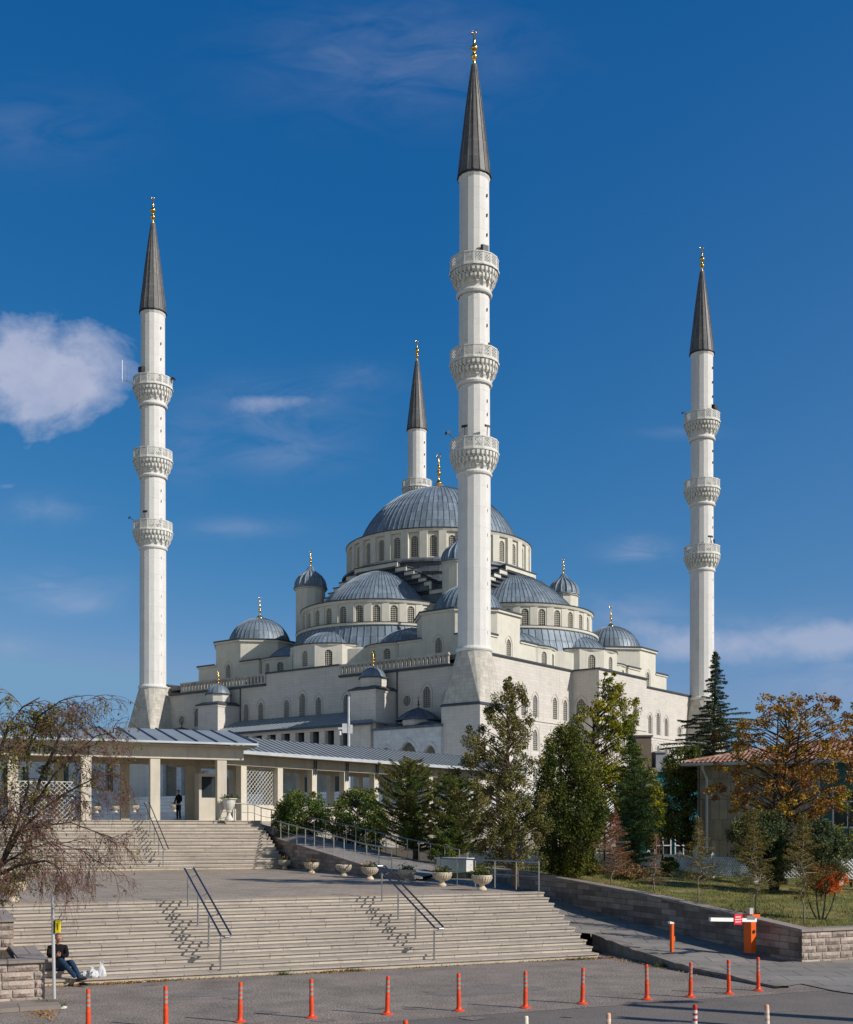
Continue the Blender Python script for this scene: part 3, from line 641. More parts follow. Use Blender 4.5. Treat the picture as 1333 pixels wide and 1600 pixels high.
# angles are world angles round the shaft
for a in ((0,-60,76.5,2.4,.05,.55,(.42,.3,.42)),(0,-150,53.3,3,1.0,.55,(.25,.2,.18)),(0,-115,53.2,3,.1,1.2,(.35,.2,.15)),(0,-60,53.2,3,.1,1.25,(.3,.2,.14)),(0,-50,64.6,2.8,.1,.3,(.16,.12,.16)),
          (1,-125,76.6,2.4,.05,.7,(.4,.3,.42)),(1,-10,76.2,3,.5,.1,(.3,.25,.15)),(1,-160,53.4,3,.7,.4,(.3,.15,.12)),(1,-100,53.2,3,.1,1.1,(.32,.2,.15)),
          (2,-55,76.5,2.8,.1,.5,(.45,.35,.35)),(2,-165,76.3,3,.6,.25,(.3,.2,.12)),(2,-75,53.3,2.9,.1,1.1,(.4,.2,.14)),(2,-45,53.2,2.3,.1,.7,(.1,.12,.3)),(2,-30,64.8,2.3,.1,.2,(.1,.12,.25))): lamp_on(*a)
a=R(178)-MROT; ca,sa=math.cos(a),math.sin(a); m=MB()
m.tube([(3*ca,3*sa,75.6),(5.4*ca,5.4*sa,76.6)],.05,5); m.tube([(3*ca,3*sa,75.9),(4.4*ca,4.4*sa,76.4)],.05,5)
m.tube([(5.0*ca,5.0*sa,76.2),(5.0*ca,5.0*sa,79.6)],.028,5); m.tube([(4.2*ca,4.2*sa,76.2),(4.2*ca,4.2*sa,78.5)],.028,5); part(m,'antenna',mat('galvanised',(.6,.6,.6),rough=.4,metal=.4),False,MOBJ[1])
# ---------------------------------------------------------------- podium and courtyard left of the mosque
pod=MB(); pod.box(-WX-60,A+6,-B-13,B+20,3.5,8.48)
for i in range(7): pod.box(-WX-60,A+6,-B-13-.45*(i+1),-B-13-.45*i-.001,3.5,8.0-.47*i)
o=pod.build('podium',marble,None,loc=MW(0,0,0),rz=MROT); tag(o,kind='structure')
ct=empty('courtyard_arcade',MW(-A-3,-WY,0),MROT,'pale marble courtyard wing with small lead domes left of the far left minaret','building')
m=MB(); panel(m,(-62,-.6),(1,0),[(0,ZG),(62,ZG),(62,17.6),(0,17.6)],[(3.1+i*6.2,10.2,2.2,5.0,'rect') for i in range(10)],.4)
m.quad((0,-.6,ZG),(0,8,ZG),(0,8,17.6),(0,-.6,17.6)); part(m,'wall',marble,False,ct)
for i in range(10):
    w_=MB(); x=-62+3.1+i*6.2; w_.box(x-1.1,x+1.1,-.25,-.15,10.2,15.2); o=part(w_,'window',mat('green_blind',(.02,.07,.06),rough=.4),False,ct)
    w_=MB(); 
    for u in(-1.35,1.1): w_.box(x+u,x+u+.25,-.75,-.55,10.0,15.5)
    w_.box(x-1.1,x+1.1,-.75,-.55,15.2,15.5); part(w_,'window_frame',whitec,False,o)
m=MB(); m.box(-62.3,.2,-.9,9,17.6,17.85); part(m,'coping',lead_dark,False,ct)
for i in range(10):
    dome('cupola',(-4-i*6.2,4),17.9,2.75,2.0,20,1,parent=ct,w_=.03,h_=.06); f=finial(ct,-4-i*6.2,4,19.8,1.9,1.1); f.data.materials[0]=whitec
# ---------------------------------------------------------------- ground and hard landscape
asphalt=mat('asphalt',(.265,.222,.188),var=.2,scale=1.3,bump=.8,bscale=13,fine=.75,grime=.3)
road_m=mat('road_asphalt',(.19,.165,.148),var=.12,scale=1.,bump=.6,bscale=18,fine=.38,grime=.22)
paver=mat('plaza_pavers',(.38,.31,.245),var=.14,scale=1.5,brick=(.9,.4,.02,(.20,.165,.14),.10),grime=.2,bump=.3,bscale=30,fine=.15)
riser_m=mat('step_riser_stone',(.50,.445,.375),var=.1,scale=1.4,brick=(1.35,.152,.008,(.25,.215,.17),.10),streak=.3,grime=.25,bump=.2,bscale=30,fine=.1)
tread_m=mat('step_tread_stone',(.43,.37,.315),var=.12,scale=1.5,brick=(1.35,3.0,.012,(.2,.17,.14),.08),grime=.2,bump=.2,bscale=30,fine=.15)
kerb_m=mat('kerb_concrete',(.50,.44,.34),var=.12,scale=2.,bump=.5,bscale=18,grime=.2,fine=.12)
lane_m=mat('lane_slabs',(.27,.245,.22),var=.13,scale=1.3,brick=(1.1,.8,.014,(.07,.065,.06),.10),grime=.2,bump=.25,bscale=30,fine=.15)
wallst=mat('rough_wall_stone',(.30,.24,.20),var=.25,scale=3.,brick=(.8,.19,.01,(.15,.12,.10),.42),grime=.2,bump=1.2,bscale=12,fine=.1)
wallst_l=mat('pink_split_stone',(.40,.305,.255),var=.2,scale=5.,brick=(.52,.21,.012,(.26,.20,.165),.13),bump=2.5,bscale=9,fine=.1)
cap_m=mat('wall_coping',(.30,.255,.225),var=.12,scale=2,brick=(1.1,3.,.014,(.14,.12,.10),.08),bump=.3,grime=.2)
yellow=mat('yellow_line_paint',(.62,.36,.06),var=.25,scale=4,grime=.3)
grass_m=mat('lawn',(.12,.14,.03),var=.35,scale=1.2,hue2=(.25,.20,.075),bump=1.5,bscale=18,fine=.45)
earth=mat('earth',(.11,.085,.055),var=.3,scale=2,bump=.8,bscale=10)
steel=mat('brushed_steel',(.42,.41,.40),rough=.35,metal=.85,var=.08)
rail_d=mat('weathered_steel_rail',(.17,.165,.16),rough=.4,metal=.6,var=.1)
g=MB(); g.quad((-3000,-300,-.06),(3000,-300,-.06),(3000,6000,-.06),(-3000,6000,-.06)); tag(g.build('ground',earth),kind='structure')
# forecourt asphalt and the road in front
def en(*p): return [EN(e,n,z) for e,n,z in p]
g=MB(); g.poly(en((-14,20.6,0),(60,20.6,0),(60,29.4,0),(-14,29.4,0))); tag(g.build('forecourt_pavement',asphalt),kind='structure')
g=MB(); g.poly(en((-60,-14,-.004),(90,-14,-.004),(90,20.6,-.004),(-60,20.6,-.004))); tag(g.build('road',road_m),kind='structure')
ZP=1.67; N0=28.35; TR=.43; RS=.152; N1=N0+10*TR
joint_m=mat('dirty_joint',(.14,.12,.10),var=.3)
def stair(name,lab,e0,e1,n0,steps,rise,tread,z0,first=None,rows=None,ragged=None):
    g=empty(name,(0,0,0),ENROT,lab,'stairs')
    for i in range(steps):
        m=MB(); nf=n0+i*tread; z1=z0+rise*(i+1); last=i==steps-1; x1=e1 if ragged is None else ragged(i)
        depth=tread if not last else .5
        m.cm=0; j=random.uniform(-.004,.004); sft=random.uniform(0,1.3)
        k0=len(m.f); m.box(e0,x1,nf,nf+depth+.02,z0+rise*i-(.0 if i else .1),z1-.045)
        for k in range(k0,len(m.f)):
            pass
        m.cm=1; m.box(e0-.01,x1+.01,nf-.045+j,nf+depth-.002,z1-.044,z1)
        m.cm=2; m.box(e0,x1,nf-.002,nf+.01,z0+rise*i+.0005,z0+rise*i+.014)
        o=m.build('step',[first if (first and i==0) else riser_m,tread_m,joint_m],g)
        # slide the joints of each course along
        uv=o.data.uv_layers[0].data
        for l in uv: l.uv.x+=sft; 
    return g
def rag(i): return 17.72+.065*i
st1=stair('lower_staircase','broad flight of beige stone steps between the asphalt and the paved plaza',-7.5,18.4,N0,11,RS,TR,0,first=kerb_m,ragged=rag)
g=MB(); g.box(-30,17.75,N1+.4,57.62,.2,ZP-.003); g.box(-30,-7.5,N1-.4,N1+.4,.2,ZP-.003)
o=g.build('plaza',paver,rz=ENROT); tag(o,kind='structure')
g=MB()
for a,b in((-8,4.6),(5.1,6.9),(8.9,14.2)): g.box(a,b,N1+.46,N1+.56,ZP,ZP+.004)
g.box(-30,17.2,57.25,57.42,ZP,ZP+.004); o=g.build('painted_line',yellow,rz=ENROT); tag(o,kind='structure')
ZT2=4.2; N2=57.6; N3=N2+13*.4
st2=stair('upper_staircase','upper flight of beige stone steps climbing from the plaza to the open portico',-30,17.3,N2,14,(ZT2-ZP)/14,.4,ZP)
# terrace behind the upper steps (polygon up to the mosque)
KQ=Vector((.6105,.792)); K0=Vector((-11.05,69.0)); KN=Vector((KQ.y,-KQ.x))
def KP(s,t=0,z=0): p=K0+KQ*s+KN*t; return Vector((p.x,p.y,z))
g=MB(); pts=[EN(-60,N3+.3),EN(17.3,N3+.3),Vector((K0.x+1.2,K0.y-1.5,0)),KP(0,1.0),KP(34,1.0),KP(60,1.0),MW(A+6,-B-14),MW(-WX-60,-B-14)]
pts=[(p.x,p.y) for p in pts]; g.prism(pts,1.0,ZT2-.002); tag(g.build('terrace',mat('terrace_paving',(.34,.31,.27),var=.1,scale=1,brick=(.8,.8,.01,(.18,.16,.14),.07),grime=.15)),kind='structure')
# planting bed beside the colonnade, ramp, lane, lawn
g=MB(); bed=[(-12,66,3.6),(-9.0,64.6,3.5),(-4.5,60.5,2.7),(-1.4,56.5,2.0),(.4,54.5,1.72),(1.7,53.6,1.5),(14,56,1.4),(30,70,1.4),(40,120,1.4),(12,110,1.6),(-6,76,2.6)]
g.poly(bed[::1]); o=g.build('planting_bed',earth); tag(o,kind='structure')
rl=[(393,1285,70,4.1),(408,1288,65,4.0),(529,1313.5,61,3.1),(620,1337,57,2.4),(675,1349,55,2.08),(718,1359,54,1.82)]
RB=[Vector(((x-CX)/F*d,d,HC+(YH-y)/F*d)) for x,y,d,_ in rl]
def e177(px,py,e=17.7):
    k=(px-CX)/F; n=(E2.x*e-k*E2.y*e)/(k*U2.y-U2.x); p=EN(e,n); z=HC+(YH-py)/F*p.y; return Vector((p.x,p.y,z))
RF=[e177(401,1284),e177(427,1308.5),e177(470,1322),e177(520,1337),e177(567,1352),e177(612,1362),e177(650,1372)]
g=MB()
fr=[RF[0],RF[1],RF[2],RF[3],RF[4],RF[5],RF[6]]; bk=[RB[0],RB[1],RB[1].lerp(RB[2],.5),RB[2],RB[3],RB[4],RB[5]]
for i in range(len(fr)-1): g.quad(fr[i],fr[i+1],bk[i+1],bk[i])
o=g.build('ramp',mat('ramp_slabs',(.25,.235,.215),var=.12,scale=1,brick=(1.2,.6,.012,(.12,.11,.10),.08),grime=.2)); tag(o,kind='structure')
# retaining wall below the ramp
w=empty('ramp_wall',(0,0,0),0,'dark stone retaining wall under the ramp, behind the row of urns','wall')
g=MB(); off=Vector((-.0,0,0))
for a,b in zip(fr[:-1],fr[1:]):
    a0=Vector((a.x,a.y,ZP-.1)); b0=Vector((b.x,b.y,ZP-.1)); g.quad(a0,b0,b+Vector((0,0,-.02)),a+Vector((0,0,-.02)))
g.build('wall',wallst,w)
g=MB()
for a,b in zip(fr[1:-1],fr[2:]):
    d=(b-a); L=d.length; c=(a+b)/2; dn=d.normalized(); sd=Vector((E2.x,E2.y,0)); g.obox(c+sd*.12,dn*(L/2),sd*.17,Vector((0,0,.035)))
g.build('coping',cap_m,w)
# lane running down to the street on the right
EW=21.9; n_c=24.7
def lane_z(n): return max(0.0,min(ZP-.03,(n-n_c)*.0715))
KB=[]
for x,yt,yb in((925,1459,1483),(992,1483,1499),(1045,1500,1512),(1080,1511,1520),(1144,1524,1531),(1216,1541,1545)):
    p=G(x,yb,0); KB.append((p,HC-(yt-YH)*p.y/F))
def kx(y_):      # kerb line X at depth y_
    P=[(p.y,p.x) for p,_ in KB][::-1]
    if y_<=P[0][0]: return P[0][1]+(P[0][0]-y_)*.9
    for (a,xa),(b,xb) in zip(P[:-1],P[1:]):
        if a<=y_<=b: return xa+(xb-xa)*(y_-a)/(b-a)
    return None
def lane2(e,n):
    t=min(1,max(0,(n-35)/8)); t=t*t*(3-2*t); b0=lane_z(n); k=1-.55*min(1,(e-17.9)/4)*(1-min(1,max(0,(n-42)/5)))
    return b0+(ZP-.02-b0)*t*k+.012
def lzl(n):      # height of the lane's left edge follows the kerb
    y_=EN(18,n).y; Z=[(p.y,z) for p,z in KB][::-1]
    for (a,za),(b,zb) in zip(Z[:-1],Z[1:]):
        if a<=y_<=b: return za+(zb-za)*(y_-a)/(b-a)-.03
    return None
g=MB(); ns=[24.9,26,27,28,29,30,31,32,33,35,36.5,38,39.5,41,42.5,44,46,48.5,52]
def el(n):
    if n>31: return 17.9
    lo,hi=17.0,21.5
    for _ in range(30):
        m=(lo+hi)/2; p=EN(m,n); k=kx(p.y); k=k if k is not None else KB[0][0].x
        if p.x<k: lo=m
        else: hi=m
    return lo+.05
def P_(n,j,N_=4):
    e0=el(n); e1=EW+.1+(2.5 if n>44.5 else 0); e=e0+(e1-e0)*j/N_; z=lane2(e,n); zl_=lzl(n)
    if zl_ is not None and n<34: z=zl_+(z-zl_)*j/N_
    return EN(e,n,z)
for a,b in zip(ns[:-1],ns[1:]):
    for k in range(4): g.quad(P_(a,k),P_(a,k+1),P_(b,k+1),P_(b,k))
mo=[(KB[3][0].x,KB[3][0].y,.05),(KB[4][0].x,KB[4][0].y,.05),(KB[5][0].x,KB[5][0].y,.03)]+[tuple(G(x,y,.02)) for x,y in((1252,1537),(1304,1548),(1360,1556),(1500,1575))]+[tuple(EN(34,24.6,.03)),tuple(EN(EW+.1,24.9,.05))]+[tuple(P_(24.9,k)) for k in(4,3,2,1,0)][1:]
g.poly([Vector(p) for p in mo]); 
o=g.build('side_lane',lane_m); tag(o,kind='structure')
k=empty('lane_kerb',(0,0,0),0,'low worn concrete kerb sloping down between the steps and the side lane','kerb')
g=MB(); kk=mat('worn_kerb',(.27,.235,.20),var=.25,scale=3,grime=.35,streak=.3,bump=.8,bscale=10,fine=.15); rk=random.Random(5)
Q=[]
for (p,z),(q,z2) in zip(KB[:-1],KB[1:]):
    n_=max(2,int((q-p).length/.35))
    for i in range(n_): t=i/n_; v=p.lerp(q,t); Q.append((Vector((v.x,v.y,0)),z+(z2-z)*t+rk.uniform(-.02,.012),rk.uniform(-.03,.03)))
Q.append((KB[-1][0],KB[-1][1],0))
for (a,za,ja),(b,zb,jb) in zip(Q[:-1],Q[1:]):
    d_=(b-a).normalized(); s_=Vector((-d_.y,d_.x,0)); s_=s_ if s_.y>0 else -s_
    a0=a+s_*ja;b0=b+s_*jb; a1=a+s_*.30;b1=b+s_*.30; up=lambda v,z:Vector((v.x,v.y,z))
    g.quad(up(a0,-.05),up(b0,-.05),up(b0,zb-.05),up(a0,za-.05)); g.quad(up(a0-s_*.03,za-.05),up(b0-s_*.03,zb-.05),up(b0-s_*.03,zb),up(a0-s_*.03,za)); g.quad(up(a0-s_*.03,za),up(b0-s_*.03,zb),up(b1,zb),up(a1,za)); g.quad(up(a1,-.05),up(b1,-.05),up(b1,zb),up(a1,za))
v=KB[0][0]; g.quad(Vector((v.x-.05,v.y,-.05)),Vector((v.x+.05,v.y+.3,-.05)),Vector((v.x+.05,v.y+.3,KB[0][1])),Vector((v.x-.05,v.y,KB[0][1])))
g.build('kerb',kk,k)
# cracks, patches and stains in the asphalt (thin sheets)
crk=mat('asphalt_crack',(.09,.08,.07),var=.2); ptc=mat('asphalt_patch',(.225,.195,.17),var=.15,bump=.6,bscale=16,fine=.4); stn=mat('oil_stain',(.215,.182,.157),var=.35,scale=5,fine=.4,bscale=16)
rk=random.Random(21); g=MB()
for x,y,a,L in((640,1560,.3,3.0),(1010,1535,-.2,3.5),(1180,1585,.15,3.5)):
    p=G(x,y,.004); a_=a+ENROT
    for i in range(int(L/.12)):
        a_+=rk.gauss(0,.22); q=p+Vector((math.cos(a_),math.sin(a_),0))*.12; s_=Vector((-math.sin(a_),math.cos(a_),0))*rk.uniform(.002,.006); g.quad(p-s_,q-s_,q+s_,p+s_); p=q; a_+=(a+ENROT-a_)*.25
tag(g.build('asphalt_cracks',crk),kind='structure')
g=MB()
for x,y,w_,h_ in((760,1548,1.4,.7),(330,1552,.9,.5)):
    p=G(x,y,.004); ee,nn_=toEN(p); pts=[EN(ee+w_*math.cos(t)*(.8+.2*rk.random())*(1.2 if abs(math.cos(t))>.7 else 1),nn_+h_*math.sin(t)*(.85+.15*rk.random()),.004) for t in [2*PI*i/14 for i in range(14)]]; g.poly(pts)
tag(g.build('asphalt_patch',ptc),kind='structure')
g=MB()
for i in range(14):
    x,y=rk.uniform(150,1330),rk.uniform(1535,1598); p=G(x,y,.005+.0003*i); r_=rk.uniform(.06,.26); g.poly([p+Vector((r_*1.3*math.cos(t)*rk.uniform(.7,1.1),r_*math.sin(t)*rk.uniform(.7,1.1),0)) for t in [2*PI*j/12 for j in range(12)]])
tag(g.build('oil_stains',stn),kind='structure')
# stone retaining wall of the lawn
w=empty('lawn_wall',(0,0,0),ENROT,'long low retaining wall of dark stone blocks along the lawn and the side lane','wall')
g=MB(); seg=[(24.7,.98),(28,1.25),(32,1.56),(36.5,1.82),(40.7,2.02),(44,2.08)]
for (a,za),(b,zb) in zip(seg[:-1],seg[1:]):
    g.add([(EW,a,-.1),(EW,b,-.1),(EW,b,zb-.07),(EW,a,za-.07),(EW+.35,a,-.1),(EW+.35,b,-.1),(EW+.35,b,zb-.07),(EW+.35,a,za-.07)],[(1,0,3,2),(4,5,6,7),(3,7,6,2)])
g.quad((EW,44,-.1),(EW+.35,44,-.1),(EW+.35,44,2.0),(EW,44,2.0)); g.build('wall',wallst,w)
g=MB()
for (a,za),(b,zb) in zip(seg[:-1],seg[1:]):
    g.add([(EW-.04,a,za-.07),(EW-.04,b,zb-.07),(EW-.04,b,zb),(EW-.04,a,za),(EW+.4,a,za-.07),(EW+.4,b,zb-.07),(EW+.4,b,zb),(EW+.4,a,za)],[(1,0,3,2),(3,7,6,2),(4,5,6,7),(0,4,7,3)])
g.build('coping',cap_m,w)
w=empty('street_wall',(0,0,0),ENROT,'sunlit pinkish split-stone wall facing the street at the far right','wall')
def blockwall(x0,x1,n,z0,z1,name,par,course=.2,th=.3):
    """rock-faced blocks laid in courses, facing -n"""
    m=MB(); z=z0; r=random.Random(int(x0*7+n)); c=0
    nc=max(1,round((z1-z0)/course)); ch=(z1-z0)/nc
    m.box(x0,x1,n+.02,n+th,z0,z1)
    for c in range(nc):
        x=x0-(.25 if c%2 else 0); zz=z0+c*ch
        while x<x1:
            L=r.uniform(.38,.66); a=max(x,x0); b=min(x+L,x1); x+=L
            if b-a<.08: continue
            g_=.012; K=5; V=[]
            for jz in range(3):
                for i in range(K+1):
                    u=a+g_+(b-a-2*g_)*i/K; v=zz+g_+(ch-2*g_)*jz/2
                    ed=(i in(0,K)) or jz in(0,2)
                    V.append((u,n-(.0 if ed else r.uniform(.02,.065)),v))
            m.add(V,[(jz*(K+1)+i,jz*(K+1)+i+1,(jz+1)*(K+1)+i+1,(jz+1)*(K+1)+i) for jz in range(2) for i in range(K)])
    return m.build(name,split_m,par)
split_m=mat('split_face_stone',(.37,.30,.255),var=.22,scale=2.2,bump=1.5,bscale=14,fine=.12,island=.18)
blockwall(EW+.0,EW+14,n_c-.0,-.05,.9,'wall',w)
g=MB(); g.box(EW-.05,EW+14,n_c-.06,n_c+.36,.905,.98); g.build('coping',cap_m,w)
# lawn
def lawn_z(e,n):
    t=min(1,max(0,(n-25)/17)); z=.93+1.05*t-.06*max(0,e-EW-.4)*(.2+0*t); 
    return min(z,1.95)
g=MB(); es=[EW+.3+i*1.6 for i in range(14)]; ns=[24.9+i*1.6 for i in range(28)]
V=[]; 
for n in ns:
    for e in es:
        V.append(EN(e,n,lawn_z(e,n)+.04*math.sin(e*1.3)*math.cos(n*.9)-(0.03)))
W_=len(es); g.add(V,[(j*W_+i,j*W_+i+1,(j+1)*W_+i+1,(j+1)*W_+i) for j in range(len(ns)-1) for i in range(W_-1)])
g.poly([EN(EW+.3,44.0,1.9),EN(17.9,52.2,1.72),EN(19,75,1.7),EN(40,80,1.6),EN(EW+40,ns[-1],1.5),EN(EW+.3,ns[-1],1.88)][::-1])
g.poly([EN(EW+.36,43.9,1.93),EN(EW+.3,56,1.9),EN(17.9,52,1.76),EN(19.6,46,1.80),EN(20.4,44.2,1.85)])
o=g.build('lawn',grass_m,smooth=True); tag(o,kind='structure')
# grass blades: one stuff object
def blades(name,pts,h0,h1,w,m,lean=.35):
    n=len(pts); a=RNG.uniform(0,2*PI,n); h=RNG.uniform(h0,h1,n); dx=np.cos(a)*w; dy=np.sin(a)*w; la=RNG.uniform(0,2*PI,n); lx=np.cos(la)*h*lean; ly=np.sin(la)*h*lean
    V=np.zeros((n,3,3)); V[:,0]=pts; V[:,1]=pts; V[:,2]=pts; V[:,0,0]-=dx;V[:,0,1]-=dy;V[:,1,0]+=dx;V[:,1,1]+=dy;V[:,2,0]+=lx;V[:,2,1]+=ly;V[:,2,2]+=h
    return raw(name,V.reshape(-1,3),np.arange(3*n).reshape(-1,3),m)
def raw(name,V,Fc,m,parent=None):
    me=bpy.data.meshes.new(name); k=Fc.shape[1]; me.vertices.add(len(V)); me.vertices.foreach_set('co',np.ascontiguousarray(V,dtype=np.float32).ravel())
    me.loops.add(Fc.size); me.loops.foreach_set('vertex_index',Fc.astype(np.int32).ravel()); me.polygons.add(len(Fc)); me.polygons.foreach_set('loop_start',np.arange(0,Fc.size,k,dtype=np.int32)); me.polygons.foreach_set('loop_total',np.full(len(Fc),k,dtype=np.int32))
    for x in (m if isinstance(m,(list,tuple)) else [m]): me.materials.append(x)
    me.update(calc_edges=True); o=bpy.data.objects.new(name,me); S.collection.objects.link(o)
    if parent: o.parent=parent
    return o
blade_m=mat('grass_blades',(.13,.155,.03),var=.3,scale=1.,hue2=(.28,.22,.08),island=.35,trans=.25)
P=[]
for _ in range(45000):
    e=EW+.45+random.random()**1.4*22; n=25.1+random.random()**1.2*26
    p=EN(e,n,lawn_z(e,n)-.03); P.append((p.x,p.y,p.z))
tag(blades('grass',np.array(P),.04,.10,.012,blade_m),kind='stuff')
# planter at the left: split-stone blocks with coping, and soil
w=empty('planter',(0,0,0),ENROT,'stepped planter of pinkish split-face stone left of the lower steps','planter')
blockwall(-9,2.4,25.8,-.05,.86,'wall',w,.17); 
g=MB(); g.box(2.1,2.4,26.1,28.9,-.05,.86); g.build('side_wall',split_m,w)
g=MB(); g.box(-9,2.46,25.72,26.2,.862,.92); g.box(1.9,2.46,26.2,29.05,.862,.918); g.build('coping',cap_m,w)
blockwall(-9,2.0,29.05,.3,1.5,'upper_wall',w,.2); g=MB(); g.box(1.7,2.0,29.35,33.4,.0,1.5); g.build('upper_side_wall',split_m,w)
g=MB(); g.box(-9,2.05,28.98,29.45,1.502,1.56); g.box(1.6,2.05,29.46,32.55,1.502,1.558); g.build('upper_coping',cap_m,w)
g=MB(); g.box(-9,1.9,26.2,29.05,.5,.84); g.box(-9,1.65,29.4,32.6,1.0,1.5); g.build('soil',earth,w)
g=MB(); g.box(-9,2.6,24.6,25.6,-.04,.10); o=g.build('sidewalk',mat('sidewalk_slab',(.28,.235,.205),var=.12,brick=(1.2,1.2,.012,(.12,.10,.09),.06),grime=.15,bump=.2),rz=ENROT); tag(o,kind='structure')
# yellow tactile strip at the far right
g=MB(); p=G(1333,1516,.03); e0,n0=toEN(p)
g.box(EW+.9,EW+6,n0-.25,n0+.15,.02,.04)
for i in range(60):
    for j in range(4): g.box(EW+.93+i*.085,EW+.98+i*.085,n0-.22+j*.095,n0-.17+j*.095,.04,.05)
o=g.build('tactile_strip',mat('yellow_tactile',(.62,.42,.10),var=.15),rz=ENROT); tag(o,kind='structure')

# rubble where the kerb has broken away
rr=random.Random(4); g=MB()
for i in range(9):
    c=G(rr.uniform(918,936),rr.uniform(1474,1486),0)+Vector((0,0,rr.uniform(.03,.12))); a=rr.uniform(0,3); w_=rr.uniform(.06,.13)
    g.obox(c,Vector((math.cos(a),math.sin(a),rr.uniform(-.3,.3)))*w_,Vector((-math.sin(a),math.cos(a),rr.uniform(-.3,.3)))*w_*.7,Vector((rr.uniform(-.3,.3),0,1))*w_*.5)
tag(g.build('rubble',kk),kind='stuff')
# ---------------------------------------------------------------- portico and colonnade in front of the mosque
pt=empty('portico',(0,0,0),ENROT,'entrance portico of square pale columns and a low seamed metal roof, above the upper steps','portico')
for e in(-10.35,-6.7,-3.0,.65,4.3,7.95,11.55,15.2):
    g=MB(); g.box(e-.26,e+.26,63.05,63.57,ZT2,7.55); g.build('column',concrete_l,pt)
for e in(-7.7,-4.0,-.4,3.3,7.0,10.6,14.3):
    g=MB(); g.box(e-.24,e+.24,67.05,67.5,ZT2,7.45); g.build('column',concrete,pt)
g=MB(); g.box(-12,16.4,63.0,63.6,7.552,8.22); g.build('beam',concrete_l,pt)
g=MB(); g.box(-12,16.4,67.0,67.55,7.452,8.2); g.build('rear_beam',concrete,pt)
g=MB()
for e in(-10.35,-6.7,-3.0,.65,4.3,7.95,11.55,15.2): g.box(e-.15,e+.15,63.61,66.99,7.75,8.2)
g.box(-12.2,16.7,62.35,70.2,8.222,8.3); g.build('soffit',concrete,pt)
def seamroof(parent,rows,step,x0,x1,name='roof',edge=.14,sl=.055):
    """rows: cross-section [(t,z)...]; runs along x"""
    g=MB(); 
    for (ta,za),(tb,zb) in zip(rows[:-1],rows[1:]): g.quad((x0,ta,za),(x1,ta,za),(x1,tb,zb),(x0,tb,zb))
    g.add([(x0,t,z) for t,z in rows],[tuple(range(len(rows)))[::-1]]); g.add([(x1,t,z) for t,z in rows],[tuple(range(len(rows)))])
    o=g.build(name,roof_lead,parent)
    s=MB(); n=int((x1-x0)/step)
    for i in range(n+1):
        x=x0+(x1-x0)*i/n
        s.tube([(x,t,z+.025) for t,z in rows],sl,4)
    s.build('standing_seams',mat('weathered_seam',(.13,.15,.175),rough=.45,metal=.3),o)
    return o
r=seamroof(pt,[(62.2,8.42),(68.6,9.62),(70.4,9.3)],1.05,-12.4,16.95)
g=MB(); g.box(-12.4,16.95,62.12,62.22,8.33,8.44); g.box(16.951,17.0,62.12,70.4,8.24,8.5); g.build('fascia',mat('pale_metal_edge',(.55,.57,.58),rough=.4,metal=.3),r)
# name of the mosque on the beam
def text(body,size,loc,rot,m,parent=None,name='lettering',ext=.02,align='LEFT',bold=0.):
    c=bpy.data.curves.new(name,'FONT'); c.body=body; c.size=size; c.extrude=ext; c.align_x=align; c.offset=bold; c.materials.append(m)
    t=bpy.data.objects.new(name,c); S.collection.objects.link(t); dg=bpy.context.evaluated_depsgraph_get(); dg.update()
    me=bpy.data.meshes.new_from_object(t.evaluated_get(dg)); bpy.data.objects.remove(t)
    o=bpy.data.objects.new(name,me); S.collection.objects.link(o); o.location=loc; o.rotation_euler=rot
    if parent: o.parent=parent
    return o
text('KOCATEPE CAMİİ',.5,(8.15,62.94,7.66),(PI/2,0,0),mat('dark_bronze_letters',(.05,.045,.035),rough=.4,metal=.5),pt,'lettering',.03,'RIGHT',.004)
def lattice(parent,O,U,L,z0,z1,m,pitch=.26,th=.018,name='lattice',frame=.05):
    """diamond mesh screen in the plane O + u*U"""
    g=MB(); O=Vector((O[0],O[1],0)); U=Vector((U[0],U[1],0)).normalized(); H=z1-z0
    P=lambda u,z: O+U*u+Vector((0,0,z0+z))
    k=-int(H/pitch)-1
    while k*pitch<L:
        for sgn in(1,-1):
            u0=k*pitch; pts=[]
            a,b=u0,u0+H
            za,zb=(0,H) if sgn>0 else (H,0)
            # clip to 0..L
            def cl(u): 
                t=(u-a)/(b-a); return za+(zb-za)*t
            ua,ub=max(a,0),min(b,L)
            if ub-ua>.03: g.tube([P(ua,cl(ua)),P(ub,cl(ub))],th,4,False)
        k+=1
    if frame:
        for a,b in((P(0,0),P(L,0)),(P(0,H),P(L,H)),(P(0,0),P(0,H)),(P(L,0),P(L,H))): g.tube([a,b],frame/2,4)
    return g.build(name,m,parent)
lat_m=mat('white_wire_screen',(.62,.60,.54),rough=.5)
for e0,e1 in((4.6,7.65),(-6.4,-3.3)): 
    o=lattice(pt,(e0,63.4),(1,0),e1-e0,ZT2+.05,ZT2+2.0,lat_m,name='wire_screen')
# guard cabin under the portico
g=MB(); g.box(14.35,15.5,65.0,66.2,ZT2,ZT2+1.3); g.box(14.35,14.5,65.0,66.2,ZT2+1.3,ZT2+2.5); g.box(15.35,15.5,65.,66.2,ZT2+1.3,ZT2+2.5); g.box(14.35,15.5,65.,66.2,ZT2+2.5,ZT2+2.66)
cb_=empty('guard_cabin',(0,0,0),ENROT,'small beige guard cabin with a dark window, between the rear portico columns','cabin'); g.build('walls',concrete_l,cb_)
g=MB(); g.box(14.5,15.35,65.1,65.15,ZT2+1.3,ZT2+2.5); g.build('window',mat('cabin_glass',(.03,.04,.05),rough=.1),cb_)
